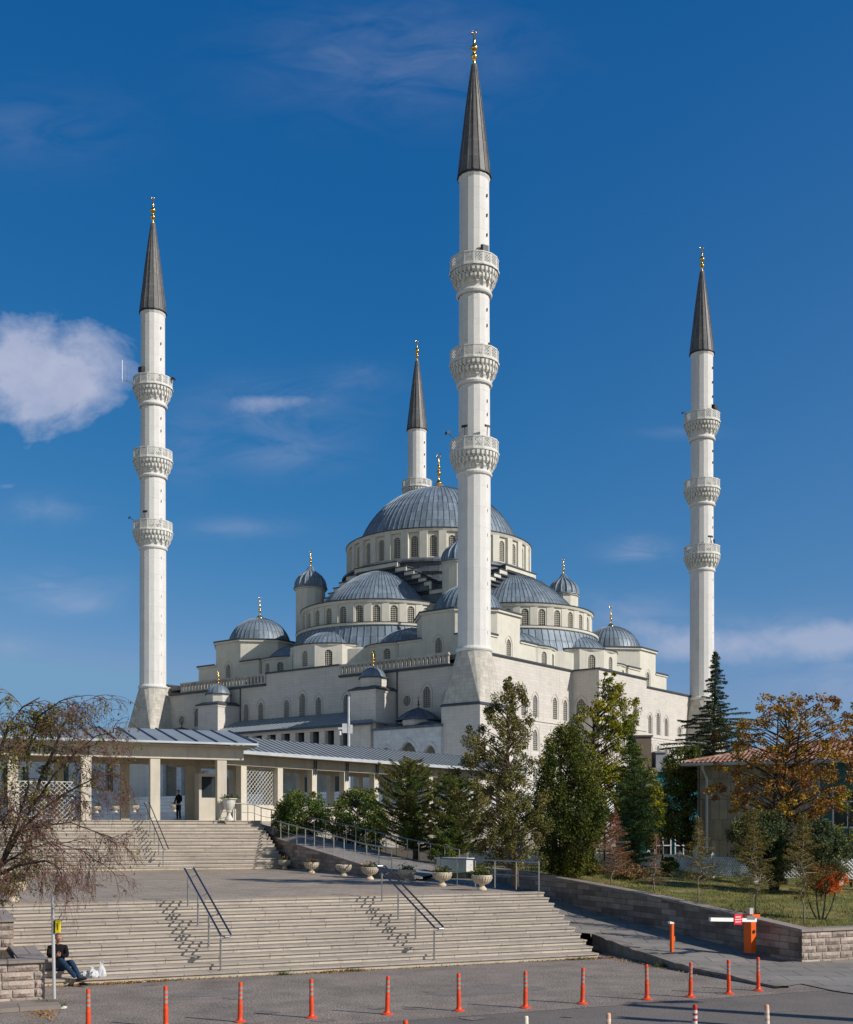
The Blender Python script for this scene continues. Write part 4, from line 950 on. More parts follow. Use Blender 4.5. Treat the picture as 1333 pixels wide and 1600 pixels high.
# colonnade running back along the courtyard
KR=math.atan2(KQ.y,KQ.x)
co=empty('colonnade',(K0.x,K0.y,0),KR,'long beige colonnade with a seamed metal roof running right from the portico','colonnade')
# local x along the colonnade, local y away from the camera side
for i in range(10):
    s=i*3.06
    g=MB(); g.box(s-.22,s+.22,-.22,.22,ZT2,7.5); g.build('column',concrete_l,co)
    g=MB(); g.box(s-.2,s+.2,3.8,4.2,ZT2,7.5); g.build('rear_column',concrete_l,co)
g=MB(); g.box(-2,29,-.25,.25,7.502,8.15); g.build('beam',concrete,co); g=MB(); g.box(-2,29,3.75,4.25,7.502,8.15); g.build('rear_beam',concrete_l,co)
g=MB(); g.box(-1,29.5,-.85,4.9,8.152,8.24)
for i in range(10): g.box(i*3.06-.12,i*3.06+.12,.26,3.74,7.8,8.15)
g.build('soffit',concrete,co)
r=seamroof(co,[(-1.1,8.3),(2.1,9.45),(5.1,8.3)],.58,-1.2,29.8,sl=.035)
g=MB(); g.box(-1.2,29.8,-1.22,-1.1,8.12,8.32); g.build('gutter',mat('pale_metal_edge',(.55,.57,.58)),r)
for i in range(1,9):
    g=MB()
    for dx in(-.09,.1): g.tube([(i*3.06+dx,-.3,8.1),(i*3.06+dx,-.3,6.9 if i%2 else 7.2)],.045,5)
    if i in(2,3,4): g.build('rain_pipe',lead_dark,co)
g=MB(); g.box(0,29.5,-.12,.12,ZT2,5.15); g.build('parapet',concrete_l,co)
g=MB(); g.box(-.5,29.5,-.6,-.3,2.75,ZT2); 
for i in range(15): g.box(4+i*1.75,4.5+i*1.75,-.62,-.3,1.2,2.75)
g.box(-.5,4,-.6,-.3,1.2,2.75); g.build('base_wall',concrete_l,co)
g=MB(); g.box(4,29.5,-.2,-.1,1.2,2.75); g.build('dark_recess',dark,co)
lattice(co,(.25,.15),(1,0),2.55,5.17,7.45,lat_m,pitch=.28,name='wire_screen',th=.02)
# inner terrace steps seen through the portico, parallel to the mosque
g=MB(); yi=-101.5
for i in range(5): g.box(-20,62.,yi+.4*i-2.,yi+.4*i-1.6,ZT2-.1,ZT2+.15*(i+1)-.0)
g.box(-20,62.,yi,-B-17,ZT2-.1,ZT2+.78); tag(g.build('inner_terrace',marble,loc=MW(0,0,0),rz=MROT),kind='structure')
def YI(px):      # point on the inner terrace edge under an image column
    k_=(px-CX)/F; o_=MW(0,yi+.5); d_=Vector((math.cos(MROT),math.sin(MROT))); t_=(k_*o_.y-o_.x)/(d_.x-k_*d_.y); return Vector((o_.x+d_.x*t_,o_.y+d_.y*t_,ZT2+.78))
# ---------------------------------------------------------------- urns
urn_m=mat('cast_stone_urn',(.62,.53,.41),var=.14,scale=6,streak=.3,grime=.1,bump=.3,bscale=30)
UP=[(.155,0),(.165,.03),(.16,.06),(.115,.10),(.085,.14),(.085,.165),(.11,.185),(.20,.235),(.285,.31),(.325,.39),(.335,.45),(.345,.462),(.345,.50),(.32,.505),(.30,.46),(.02,.44)]
def leafcloud(name,P,size,m,parent=None,aspect=.55,up=0.,var=.4):
    n=len(P); P=np.asarray(P,float); a=RNG.normal(size=(n,3)); a[:,2]=a[:,2]*(1-up)+0; a/=np.linalg.norm(a,axis=1)[:,None]
    b=RNG.normal(size=(n,3)); b-=a*(a*b).sum(1)[:,None]; b/=np.linalg.norm(b,axis=1)[:,None]
    s=size*(1+RNG.uniform(-var,var,n))[:,None]
    V=np.stack([P-a*s,P+b*s*aspect,P+a*s,P-b*s*aspect],1).reshape(-1,3)
    return raw(name,V,np.arange(4*n).reshape(-1,4),m,parent)
leaf_g=mat('leaf_green',(.06,.085,.02),var=.3,scale=2,island=.45,trans=.25,hue2=(.11,.12,.025))
flower_r=mat('pink_petals',(.7,.10,.16),var=.2,island=.3); flower_o=mat('orange_petals',(.8,.2,.03),var=.2,island=.3)
def urn(loc,lab,s=1.,plant=0,flowers=None,grp='stone urns around the plaza'):
    t=empty('stone_urn',loc,random.uniform(0,6),lab,'urn',grp); g=MB(); g.rev(UP,28); g.ribs([(r,z) for r,z in UP[7:11]],22,w=.022,h=.022); g.build('bowl',urn_m,t,smooth=False)
    g=MB(); g.rev([(.31,.475),(.02,.48)],20); g.build('soil',earth,t)
    if plant:
        n=int(60+80*plant); P=RNG.normal(size=(n,3))*np.array([.13,.13,.07])*(.8+plant*.25); P[:,2]=np.abs(P[:,2])*1.3+.50
        leafcloud('plant',P,.045,leaf_g,t)
        if flowers: leafcloud('flowers',P[:8]+np.array([0,0,.06]),.035,flowers,t,aspect=.9)
    t.scale=(s,s,s); return t
for i,(x,y,pl,fl,lab) in enumerate([(445,1358.5,1.0,flower_r,'small stone urn with pink flowers, farthest of the row and nearest the upper steps'),(487,1364.5,.5,flower_r,'fluted stone urn, second of the row counting from the upper steps'),
        (537,1369.5,0,None,'empty fluted stone urn, third of the row counting from the upper steps'),(578,1374.5,1.1,flower_o,'fluted stone urn with low green and orange plants beside the head of the handrail'),
        (636,1379.5,.6,None,'fluted stone urn with a small plant, fifth of the row from the upper steps'),(691,1385,1.6,flower_o,'fluted stone urn with spreading green plants, second nearest the camera in its row'),
        (753,1391,2.6,None,'largest looking stone urn with a tall bushy plant, nearest the camera in its row')]):
    urn(G(x,y,ZP),lab,1.0 if i else .95,pl,fl)
urn(G(20,1409,ZP),'weathered stone urn with a dark leafy sprig at the left end of the plaza',1.12,1.5)
urn(G(-5,1390,ZP),'stone urn cut by the left edge, behind the urn with the dark sprig',1.1,.6)
for x,lab in((110,'small stone urn seen through the wire screen of the portico'),(151,'small stone urn seen just right of the second portico column'),(181,'small stone urn seen left of the dark rear portico column'),(210,'small stone urn seen right of the dark rear portico column'),(273,'small stone urn seen behind the standing guard')):
    urn(YI(x),lab,1.0,.3,None,'distant urns seen through the portico')
pu=empty('pedestal_urn',(0,0,0),0,'large white goblet-shaped urn with shrubs, on the terrace by the last portico column','urn')
p=D(358,1281,63.3); pu.location=(p.x,p.y,ZT2)
g=MB(); g.rev([(.34,0),(.34,.1),(.26,.14),(.15,.3),(.12,.42),(.2,.5),(.24,.53),(.2,.58),(.28,.66),(.4,.85),(.46,1.0),(.5,1.2),(.62,1.27),(.62,1.31),(.52,1.3),(.45,1.2),(.02,1.2)],22); g.build('bowl',mat('white_urn',(.66,.64,.58),var=.1,streak=.2),pu); pu.scale=(.72,.72,.92)
P=RNG.normal(size=(260,3))*np.array([.3,.3,.1]); P[:,2]=np.abs(P[:,2])+1.3; leafcloud('plant',P,.07,leaf_g,pu)
# ---------------------------------------------------------------- railings
def e_at(px,n): k=(px-CX)/F; return n*(k*U2.y-U2.x)/(E2.x-k*E2.y)
def handrail(lab,px,nA,posts,z_of,ov0,ov1,slope,m=rail_d,h=.9):
    e=e_at(px,nA); g=empty('handrail',EN(e,nA,0),ENROT,lab,'handrail','double handrails on the steps')
    for n in posts:
        z=z_of(n); b=MB(); b.tube([(0,n-nA,z),(0,n-nA,z+h-.09)],.026,8); b.rev([(.055,z),(.055,z+.02),(.027,z+.03)],10,(0,n-nA)); b.tube([(0,n-nA,z+h-.1),(0,n-nA,z+h-.04),(-.01,n-nA,z+h)],.012,5)
        b.tube([(0,n-nA,z+h-.1),(.12,n-nA,z+h-.08),(.26,n-nA,z+h-.01)],.012,5); b.build('post',steel,g)
    nl,nh=posts[0]-ov0,posts[-1]+ov1; zl=z_of(posts[0])+h-ov0*slope; zh=z_of(posts[-1])+h+ov1*slope
    for x in(0,.26):
        b=MB(); b.tube([(x,nl-nA,zl),(x,nh-nA,zh)],.026,8); b.build('rail',mat('blued_steel_rail',(.085,.095,.125),rough=.3,metal=.8),g)
    b=MB(); b.tube([(0,nl-nA,zl),(.08,nl-nA-.13,zl-.02),(.18,nl-nA-.13,zl-.02),(.26,nl-nA,zl)],.026,8); b.build('end_loop',steel,g)
    b=MB(); b.tube([(0,nh-nA,zh),(.0,nh-nA+.12,zh),(.26,nh-nA+.12,zh),(.26,nh-nA,zh)],.026,8); b.build('end_loop',steel,g)
    return g
zl=lambda n: RS*(round((n-N0-.2)/TR)+1)
pl=[N0+.2+TR*k for k in(0,3,6,9)]
handrail('blue-grey double handrail on the lower steps, the left one of the two',344.7,pl[0],pl,zl,.05,.42,RS/TR)
handrail('blue-grey double handrail on the lower steps, to the right beside the row of urns',678.5,pl[0],pl,zl,.05,.42,RS/TR)
RU=(ZT2-ZP)/14; zu=lambda n: ZP+RU*(round((n-N2-.2)/.4)+1); pu_=[N2+.2+.4*k for k in(0,3,6,9,12)]
handrail('dark double handrail on the upper steps, in front of the portico',255,pu_[0],pu_,zu,.05,.5,RU/.4)
handrail('dark double handrail on the upper steps, half hidden by the bare tree',28,pu_[0],pu_,zu,.05,.5,RU/.4)
def railing(lab,P,n,h=.95,mid=True,mt=steel,grp='tubular railings of the ramp',r=.026,name='railing'):
    g=empty(name,P[0],0,lab,'railing',grp); P=[Vector(p) for p in P]; L=[0]
    for a,b in zip(P[:-1],P[1:]): L.append(L[-1]+(b-a).length)
    def at(s):
        for i in range(len(P)-1):
            if s<=L[i+1]+1e-6: t=(s-L[i])/(L[i+1]-L[i]); return P[i].lerp(P[i+1],t)
        return P[-1]
    o=P[0]; up=Vector((0,0,h))
    pos=[L[-1]*i/(n-1) for i in range(n)]
    for i,s in enumerate(pos):
        p=at(s)-o; b=MB(); b.tube([p,p+up],r,6); 
        b.build('post',mt,g)
    b=MB(); b.tube([p-o+up for p in P],r*1.2,7); b.build('top_rail',mt,g)
    if mid: b=MB(); b.tube([p-o+up*.5 for p in P],r*.5,5); b.build('mid_rail',mt,g)
    return g
railing('grey tubular railing along the near edge of the ramp, above the dark stone wall',[p+Vector((0,0,.02)) for p in RF[1:6]],13,.93)
railing('grey tubular railing along the far edge of the ramp, in front of the evergreen shrubs',[p+Vector((0,0,.0)) for p in RB[1:]],19,.93)
railing('short grey railing on the terrace beside the large white urn',[D(345,1282,63.2),D(393,1283,64.6),D(408,1288,65)],7,.95)
railing('steel railing at the right end of the plaza, above the side lane',[EN(17.75,39.4,ZP),EN(18.1,36,ZP),EN(18.5,33.2,ZP)],6,.95,r=.022)
# ---------------------------------------------------------------- delineator posts
orange=mat('orange_plastic',(.75,.075,.02),rough=.45,var=.12,scale=9,grime=.15); band=mat('grey_reflective_band',(.30,.31,.28),rough=.4,var=.15)
wband=mat('white_reflective_band',(.75,.73,.68),rough=.4,var=.1); redp=mat('red_plastic',(.55,.03,.02),rough=.45,var=.12); fade=mat('faded_orange_plastic',(.80,.42,.26),rough=.6,var=.2,scale=8); creamp=mat('bleached_plastic',(.85,.74,.58),rough=.6,var=.1)
def delineator(body,bandm,h=.76):
    t=empty('delineator_post',(0,0,0)); g=MB(); g.rev([(.12,0),(.12,.012),(.105,.022),(.062,.04),(.05,.07)],16); g.build('base',body,t)
    g=MB(); pr=[(.05,.07)]; z=.09
    while z<.36: pr+=[(.043,z),(.048,z+.012),(.043,z+.024)]; z+=.034
    pr+=[(.040,.40),(.038,h-.02),(.032,h),(.0,h+.004)]; g.rev(pr,14); g.build('post',body,t,smooth=True)
    for z in(h-.085,h-.175,h-.265):
        g=MB(); g.rev([(.0405,z-.05),(.0405,z)],14); g.build('reflective_band',bandm,t)
    return t
dl={'o':delineator(orange,band),'r':delineator(redp,wband),'f':delineator(fade,wband),'c':delineator(creamp,creamp)}; used=set()
ordn=['leftmost','second','third','fourth','fifth','sixth','seventh','eighth','ninth','tenth','eleventh','rightmost']
row=[(138,1611),(259,1604.5),(375,1597),(487,1590.5),(605,1585),(717,1579.5),(821,1575),(910,1568.5),(1011,1562),(1079,1558),(1139,1553),(1185,1548)]
rl_=[]
def place(k,loc,lab,grp):
    o=dl[k] if k not in used else copy_tree(dl[k]); used.add(k); o.location=loc; o.rotation_euler=(random.uniform(-.02,.02),random.uniform(-.02,.02),random.uniform(0,6)); return tag(o,lab,'delineator post',grp)
near={0:'in front of the seated man',1:'',2:'in front of the left handrail',5:'in front of the right handrail',8:'left of the broken kerb'}
for i,(x,y) in enumerate(row): place('o',G(x,y,0),('orange flexible post in the row before the steps, %s from the left'%ordn[i]) if 0<i<11 else 'orange flexible post in the row before the steps, %s of all'%ordn[i],'orange posts in front of the steps')
for x,yt,k,lab in((634,1594,'o','orange post tip at the bottom edge of the photo, in the nearest row'),(821,1588,'c','bleached cream post top at the bottom edge, in the nearest row'),(950,1583,'f','faded orange post with white bands at the bottom edge, left of the red one'),(1086,1570,'r','red post with white bands in the nearest row'),(1200,1570,'f','faded orange post with white bands, rightmost of the nearest row')):
    d=(HC-.76)*F/(yt-YH); place(k,((x-CX)/F*d,d,0),lab,'posts along the near side of the road')
# ---------------------------------------------------------------- barrier gate
bo=mat('barrier_orange',(.80,.13,.015),rough=.4,var=.08,grime=.2)
bl=G(1173,1487,.05); k=(1173-CX)/F; nb=24.75+2.6; e=21.45; p=EN(e,nb,lane_z(nb)+.012)
dd=(HC-.25)*F/(1487-YH); p=Vector(((1172-CX)/F*dd,dd,.22)); 
bg_=empty('barrier_gate',p,ENROT+R(10),'orange parking barrier cabinet with its white arm lowered across the side lane','barrier')
g=MB(); g.prism([(-.10,-.13),(.10,-.13),(.10,.13),(-.10,.13)],0,1.0); g.obox((.04,0,1.04),(.16,0,0),(0,.19,0),(0,0,.045)); g.build('cabinet',bo,bg_)
g=MB(); g.tube([(-.0,-.135,.6),(-.0,-.155,.6)],.05,10); g.build('lock',black,bg_)
g=MB(); g.box(-.09,.06,-.07,.07,1.09,1.26); g.build('warning_lamp',mat('lamp_housing',(.45,.42,.38),rough=.5),bg_)
g=MB(); g.obox((-.98,-.26,.985),(.92,.0,-.05),(0,.035,0),(0.003,0,.05)); ar=g.build('arm',mat('white_arm',(.80,.79,.76),rough=.4,var=.04),bg_)
g=MB(); g.obox((-.30,-.262,1.015),(.16,0,-.009),(0,.038,0),(0.003,0,.055)); g.build('hub',mat('grey_hub',(.3,.3,.3),rough=.4,metal=.6),bg_)
g=MB(); g.obox((-.84,-.31,.99),(.16,0,-.01),(0,.008,0),(.01,0,.14)); sg=g.build('sign',mat('sign_red',(.72,.02,.035),rough=.4,var=.05),bg_)
g=MB(); rs_=random.Random(2)          # three lines of small white lettering, too small to read
for i,(L_,hh) in enumerate(((.20,.022),(.26,.02),(.22,.022))):
    x=-.845-L_/2
    while x<-.845+L_/2: w_=rs_.uniform(.012,.022); g.box(x,x+w_,-.322,-.319,1.045-i*.068,1.045-i*.068+hh*1.6); x+=w_+.012
g.build('lettering',mat('sign_white',(.8,.8,.8)),sg)
dd=(HC-.10)*F/(1494-YH); p=Vector(((1050-CX)/F*dd,dd,.16))
q=empty('barrier_rest',p,ENROT,'slim orange rest post with a white cradle on the kerb of the side lane','post'); g=MB(); g.box(-.038,.038,-.05,.05,0,.86); g.box(.04,.08,-.04,.04,.36,.5); g.box(-.09,.09,-.08,.08,0,.02); g.build('post',bo,q)
g=MB(); g.add([(-.1,-.05,.86),(.04,-.05,.86),(.04,-.05,.9),(-.1,-.05,.93),(-.1,.05,.86),(.04,.05,.86),(.04,.05,.9),(-.1,.05,.93)],[(0,1,2,3),(7,6,5,4),(3,2,6,7),(0,3,7,4),(1,5,6,2)]); g.build('cradle',mat('white_arm',(.8,.8,.8)),q)
# ---------------------------------------------------------------- pole with the yellow box
p=G(85,1568,0); po=empty('steel_pole',p,0,'thin galvanised pole standing before the seated man, with a yellow box on it','pole')
g=MB(); g.tube([(0,0,0),(-.04,0,2.29)],.036,12); g.rev([(.08,0),(.08,.015),(.04,.02)],12); g.build('pole',mat('galvanised',(.6,.6,.6)),po)
g=MB(); g.prism([(.03,-.05),(.12,-.05),(.12,.03),(.03,.03)],1.50,1.76,[(.03,-.05),(.133,-.05),(.133,.03),(.03,.03)]); bx=g.build('button_box',mat('yellow_plastic',(.85,.68,.01),rough=.4,var=.06),po)
g=MB(); g.box(.02,.034,-.056,.036,1.49,1.77); g.tube([(.09,-.01,1.76),(.10,-.01,1.8),(.15,-.02,1.88),(.17,-.02,1.9)],.008,5); g.build('bracket',black,bx)
g=MB(); z=1.56
while z<1.70: g.box(.07,.095,-.0545,-.052,z,z+.014); z+=.022
g.build('lettering',black,bx)
# lamp pole with cameras behind the portico roof
p=D(545,1280,100); lp=empty('camera_mast',(p.x,p.y,ZT2),0,'slim grey mast with security cameras rising behind the metal roof','mast')
g=MB(); g.tube([(0,0,0),(0,0,15.2-ZT2)],[.16,.1],10); g.build('mast',mat('galvanised',(.6,.6,.6)),lp)
zc=3.67+(1297-1139)/F*100-ZT2
g=MB(); g.box(-.55,-.15,-.2,.15,zc-.35,zc+.45); g.box(.1,.32,-.1,.1,zc-.4,zc+.35); g.build('equipment_box',mat('box_white',(.62,.63,.63),rough=.5),lp)
g=MB(); g.tube([(-.75,-.2,zc-.2),(-.75,-.2,zc-.55)],.12,8); g.box(-.9,-.5,-.3,-.1,zc-.05,zc+.1); g.build('security_camera',mat('box_white',(.6,.6,.6)),lp)
# ---------------------------------------------------------------- pale cabinet by the ramp
d=50.; p=D(712,1370,d); q=empty('utility_cabinet',(p.x,p.y,1.6),R(-25),'low pale box beyond the right end of the ramp, its right face sunlit','cabinet'); g=MB(); g.box(-.75,.65,-.35,.4,0,.82); g.build('body',mat('cabinet_paint',(.6,.6,.6),var=.1,streak=.3),q)
g=MB(); g.box(-.8,.7,-.4,.45,.822,.87); g.build('lid',mat('cabinet_paint',(.6,.6,.6)),q)
# ---------------------------------------------------------------- white lattice fence
fw=mat('white_fence_paint',(.76,.76,.74),rough=.6,var=.08,grime=.15)
fen=empty('lattice_fence',(0,0,0),0,'low white lattice fence with square posts along the back of the lawn','fence')
FP=[(2.2,61),(5.3,59.2),(8.4,57.5),(10.75,56),(11.4,52),(11.95,48.3),(13.0,45.6),(16.0,44.7),(19.5,44.2)]
for i,(x,y) in enumerate(FP):
    g=MB(); g.box(x-.08,x+.08,y-.08,y+.08,1.55,2.6); g.prism([(x-.09,y-.09),(x+.09,y-.09),(x+.09,y+.09),(x-.09,y+.09)],2.6,2.74,[(x-.01,y-.01),(x+.01,y-.01),(x+.01,y+.01),(x-.01,y+.01)]); g.build('fence_post',fw,fen)
    if i<len(FP)-1:
        b=Vector(FP[i+1]); a=Vector((x,y)); u=(b-a).normalized(); L=(b-a).length-.2
        lattice(fen,(x+u.x*.1,y+u.y*.1),u,L,1.8,2.52,fw,pitch=.15,th=.033,name='fence_panel',frame=.07)
# ---------------------------------------------------------------- stone house with a tiled roof at the right
hd=Vector((6.44,-4.5)).normalized(); HR=math.atan2(hd.y*.62,hd.x)
hs_=empty('stone_house',(14.06,60,0),HR,'low stone-clad house with a red tiled hip roof at the right edge','house')
clad=mat('upright_stone_cladding',(.30,.255,.205),var=.18,scale=1.5,brick=(.42,1.05,.014,(.15,.125,.10),.2,.37),streak=.25,grime=.2,bump=.5,bscale=12)
teal=mat('teal_panel',(.02,.11,.14),rough=.5,var=.12)
g=MB(); panel(g,(0,0),(1,0),[(0,1.2),(6.0,1.2),(6.0,7.0),(0,7.0)],[]); panel(g,(0,9),(0,-1),[(0,1.2),(9,1.2),(9,7.0),(0,7.0)],[]); g.build('wall',clad,hs_)
g=MB(); panel(g,(6.0,.12),(1,0),[(0,1.2),(10,1.2),(10,7.0),(0,7.0)],[(1.35,3.75,1.5,1.9,'rect'),(3.7,3.75,1.5,1.9,'rect')],.25); g.build('teal_wall',teal,hs_)
for x in(7.35,9.7):
    g=MB(); g.box(x-.75,x+.75,.30,.33,3.75,5.65); o=g.build('window',mat('house_glass',(.04,.05,.06),rough=.08,var=0),hs_)
    g=MB()
    for a in((x-.75,x-.67,3.75,5.65),(x+.67,x+.75,3.75,5.65),(x-.67,x+.67,3.75,3.84),(x-.67,x+.67,5.56,5.65),(x-.67,x+.67,5.05,5.12),(x-.05,x+.03,3.84,5.05)): g.box(a[0],a[1],.2,.29,a[2],a[3])
    g.build('window_frame',mat('white_pvc',(.72,.73,.74),rough=.4),o)
# tiled hip roof: corrugated courses
tile=mat('clay_tiles',(.25,.10,.068),var=.45,scale=3,hue2=(.38,.25,.19),bump=.2,grime=.15,rough=.75)
def tiled(corner_a,corner_b,up_a,up_b,name,par,rowh=.33,wv=.22):
    a,b,c,d=[Vector(v) for v in(corner_a,corner_b,up_b,up_a)]; L=(b-a).length; Hh=((d-a)+(c-b)).length/2; nu=int(L/wv)*4; nr=max(3,int(Hh/rowh)); n_=(b-a).cross(d-a).normalized()
    g=MB(); V=[]
    for r_ in range(nr):
        for e_ in(0,1):
            t=(r_+e_)/nr; l=a.lerp(d,t); rr=b.lerp(c,t); ln=(rr-l).length/L
            for i in range(nu+1):
                s=i/nu; p=l.lerp(rr,s); ph=(l-a).length*0+ ((p-a).dot((b-a).normalized()))/wv*2*PI
                V.append(p+n_*(.035*math.cos(ph)+(.055 if e_==0 else .0)))
    fs=[]
    for r_ in range(nr):
        o=2*r_*(nu+1)
        for i in range(nu): fs.append((o+i,o+i+1,o+nu+1+i+1,o+nu+1+i))
        if r_<nr-1:
            for i in range(nu): fs.append((o+nu+1+i,o+nu+2+i,o+2*(nu+1)+i+1,o+2*(nu+1)+i))
    g.add(V,fs); return g.build(name,tile,par)
tiled((-.6,-.6,7.12),(17,-.6,7.12),(4.6,5,8.35),(17,5,8.35),'roof',hs_); tiled((-.6,10,7.12),(-.6,-.6,7.12),(4.6,5.5,8.35),(4.6,5,8.35),'roof',hs_)
g=MB(); g.tube([(-.6,-.62,7.16),(4.6,5,8.42)],.1,8); g.tube([(4.6,5,8.42),(17,5,8.42)],.1,8); g.build('ridge_tiles',tile,hs_)
g=MB(); g.box(-.72,17,-.74,-.58,6.98,7.13); g.box(-.74,-.6,-.57,10,6.98,7.13); g.build('gutter',mat('grey_gutter',(.33,.34,.36),rough=.4,metal=.3),hs_); g=MB(); g.box(-.58,17,-.57,9.9,6.98,7.02); g.build('soffit',mat('soffit_paint',(.35,.33,.3)),hs_)
g=MB(); g.tube([(.35,-.6,6.98),(.35,-.55,6.8),(.5,-.12,6.3),(.5,-.1,2.5)],.07,8); g.build('rain_pipe',mat('pipe_grey',(.45,.46,.48),rough=.45),hs_)
g=MB(); g.tube([(.1,-.08,6.9),(.1,-.08,4.2),(-.25,-.08,4.1)],.03,6); g.build('cable',black,hs_)
# teal building further back
tb=empty('teal_building',(0,0,0),0,'teal building behind the dark pine, with brown and grey chimney blocks','building')
g=MB(); g.box(14.4,22,78,88,1,7.6); g.build('wall',mat('teal_render',(.03,.19,.23),var=.15,streak=.2),tb)
g=MB(); g.box(14.2,22.2,77.7,88.2,7.6,7.85); g.build('coping',mat('grey_gutter',(.33,.34,.36)),tb)
X=lambda px,d:(px-CX)/F*d
for a,b_,z0,z1,m_,nm in((991,1015,7.85,10.0,mat('brown_render',(.17,.13,.105),var=.1),'chimney_block'),(1022,1037,7.85,8.9,mat('grey_render',(.30,.31,.33),var=.1),'chimney_block'),(1004,1017,5.9,7.6,mat('pale_pier',(.42,.38,.34)),'pier')):
    g=MB(); x0,x1=X(a,79),X(b_,79); yy_=(78.3,80.2) if z0>7 else (77.6,77.95); g.box(x0,x1,*yy_,z0,z1); 
    if z0>7: g.box(x0-.1,x1+.1,yy_[0]-.1,yy_[1]+.1,z1,z1+.1)
    g.build(nm,m_,tb)
for i in range(2):
    g=MB(); x0=X(1022+i*32,77.9); g.box(x0,x0+1.15,77.86,77.95,1.6,3.6); o=g.build('window',dark,tb)
    g=MB(); 
    for u in(0,.55,1.08): g.box(x0+u,x0+u+.07,77.78,77.86,1.6,3.6)
    for z in(1.6,2.6,3.53): g.box(x0,x0+1.15,77.74,77.78,z,z+.07)
    g.build('window_frame',mat('white_pvc',(.7,.7,.7)),o)

# posts standing just outside the frame at the right, whose shadows cross the road
for (tx,ty),h,r,lab,nm in(((4.2,24.3),8.0,.32,'tall street lamp at the kerb of the near road, beyond the right edge','street_lamp'),((3.75,22.75),5.0,.17,'slim sign post at the near kerb, beyond the right edge','sign_post')):
    L_=h/math.tan(SUN_EL); o=empty(nm,(tx+sh.x*L_,ty+sh.y*L_,-.05),0,lab,nm.replace('_',' ')); g=MB(); g.tube([(0,0,0),(0,0,h*.5),(0,0,h)],[r,r*.8,r*.5],12); g.rev([(r*1.8,0),(r*1.8,.04),(r*1.1,.25)],14); g.build('pole',mat('galvanised',(.6,.6,.6)),o)
    g=MB()
    if nm=='street_lamp': g.tube([(0,0,h-.1),(.5,.1,h+.25),(1.3,.2,h+.3)],[.05,.045,.04],8); g.obox((1.6,.24,h+.3),(.35,.05,0),(-.02,.12,0),(0,0,.06)); g.build('lamp_head',mat('grey_gutter',(.33,.34,.36)),o)
    else: g.box(-.3,.3,-.12,-.09,h-.65,h-.05); g.build('sign_plate',mat('sign_back',(.4,.4,.4)),o)
# ---------------------------------------------------------------- people
skin_m=mat('skin',(.42,.20,.13),rough=.55,var=.06); knit=mat('black_knit',(.012,.012,.014),rough=.95,var=.25,scale=20,spec=.1); jeans=mat('blue_jeans',(.022,.045,.085),rough=.9,var=.35,scale=14,spec=.1); shoe_m=mat('dark_shoes',(.025,.022,.02),rough=.6); hair_m=mat('short_dark_hair',(.03,.024,.02),rough=.9); greyh=mat('short_grey_hair',(.11,.095,.085),rough=.9); uni=mat('dark_uniform',(.010,.011,.015),rough=.9,var=.2,spec=.1)
def skin(name,verts,edges,mt,parent,root=0,sub=2):
    me=bpy.data.meshes.new(name); me.from_pydata([v[:3] for v in verts],edges,[]); me.materials.append(mt)
    o=bpy.data.objects.new(name,me); S.collection.objects.link(o); o.parent=parent
    o.modifiers.new('skin','SKIN').use_smooth_shade=True
    for i,v in enumerate(verts):
        r=v[3]; r=r if isinstance(r,tuple) else (r,r); me.skin_vertices[0].data[i].radius=r; me.skin_vertices[0].data[i].use_root=(i==root)
    m=o.modifiers.new('sub','SUBSURF'); m.levels=sub; m.render_levels=sub
    return o
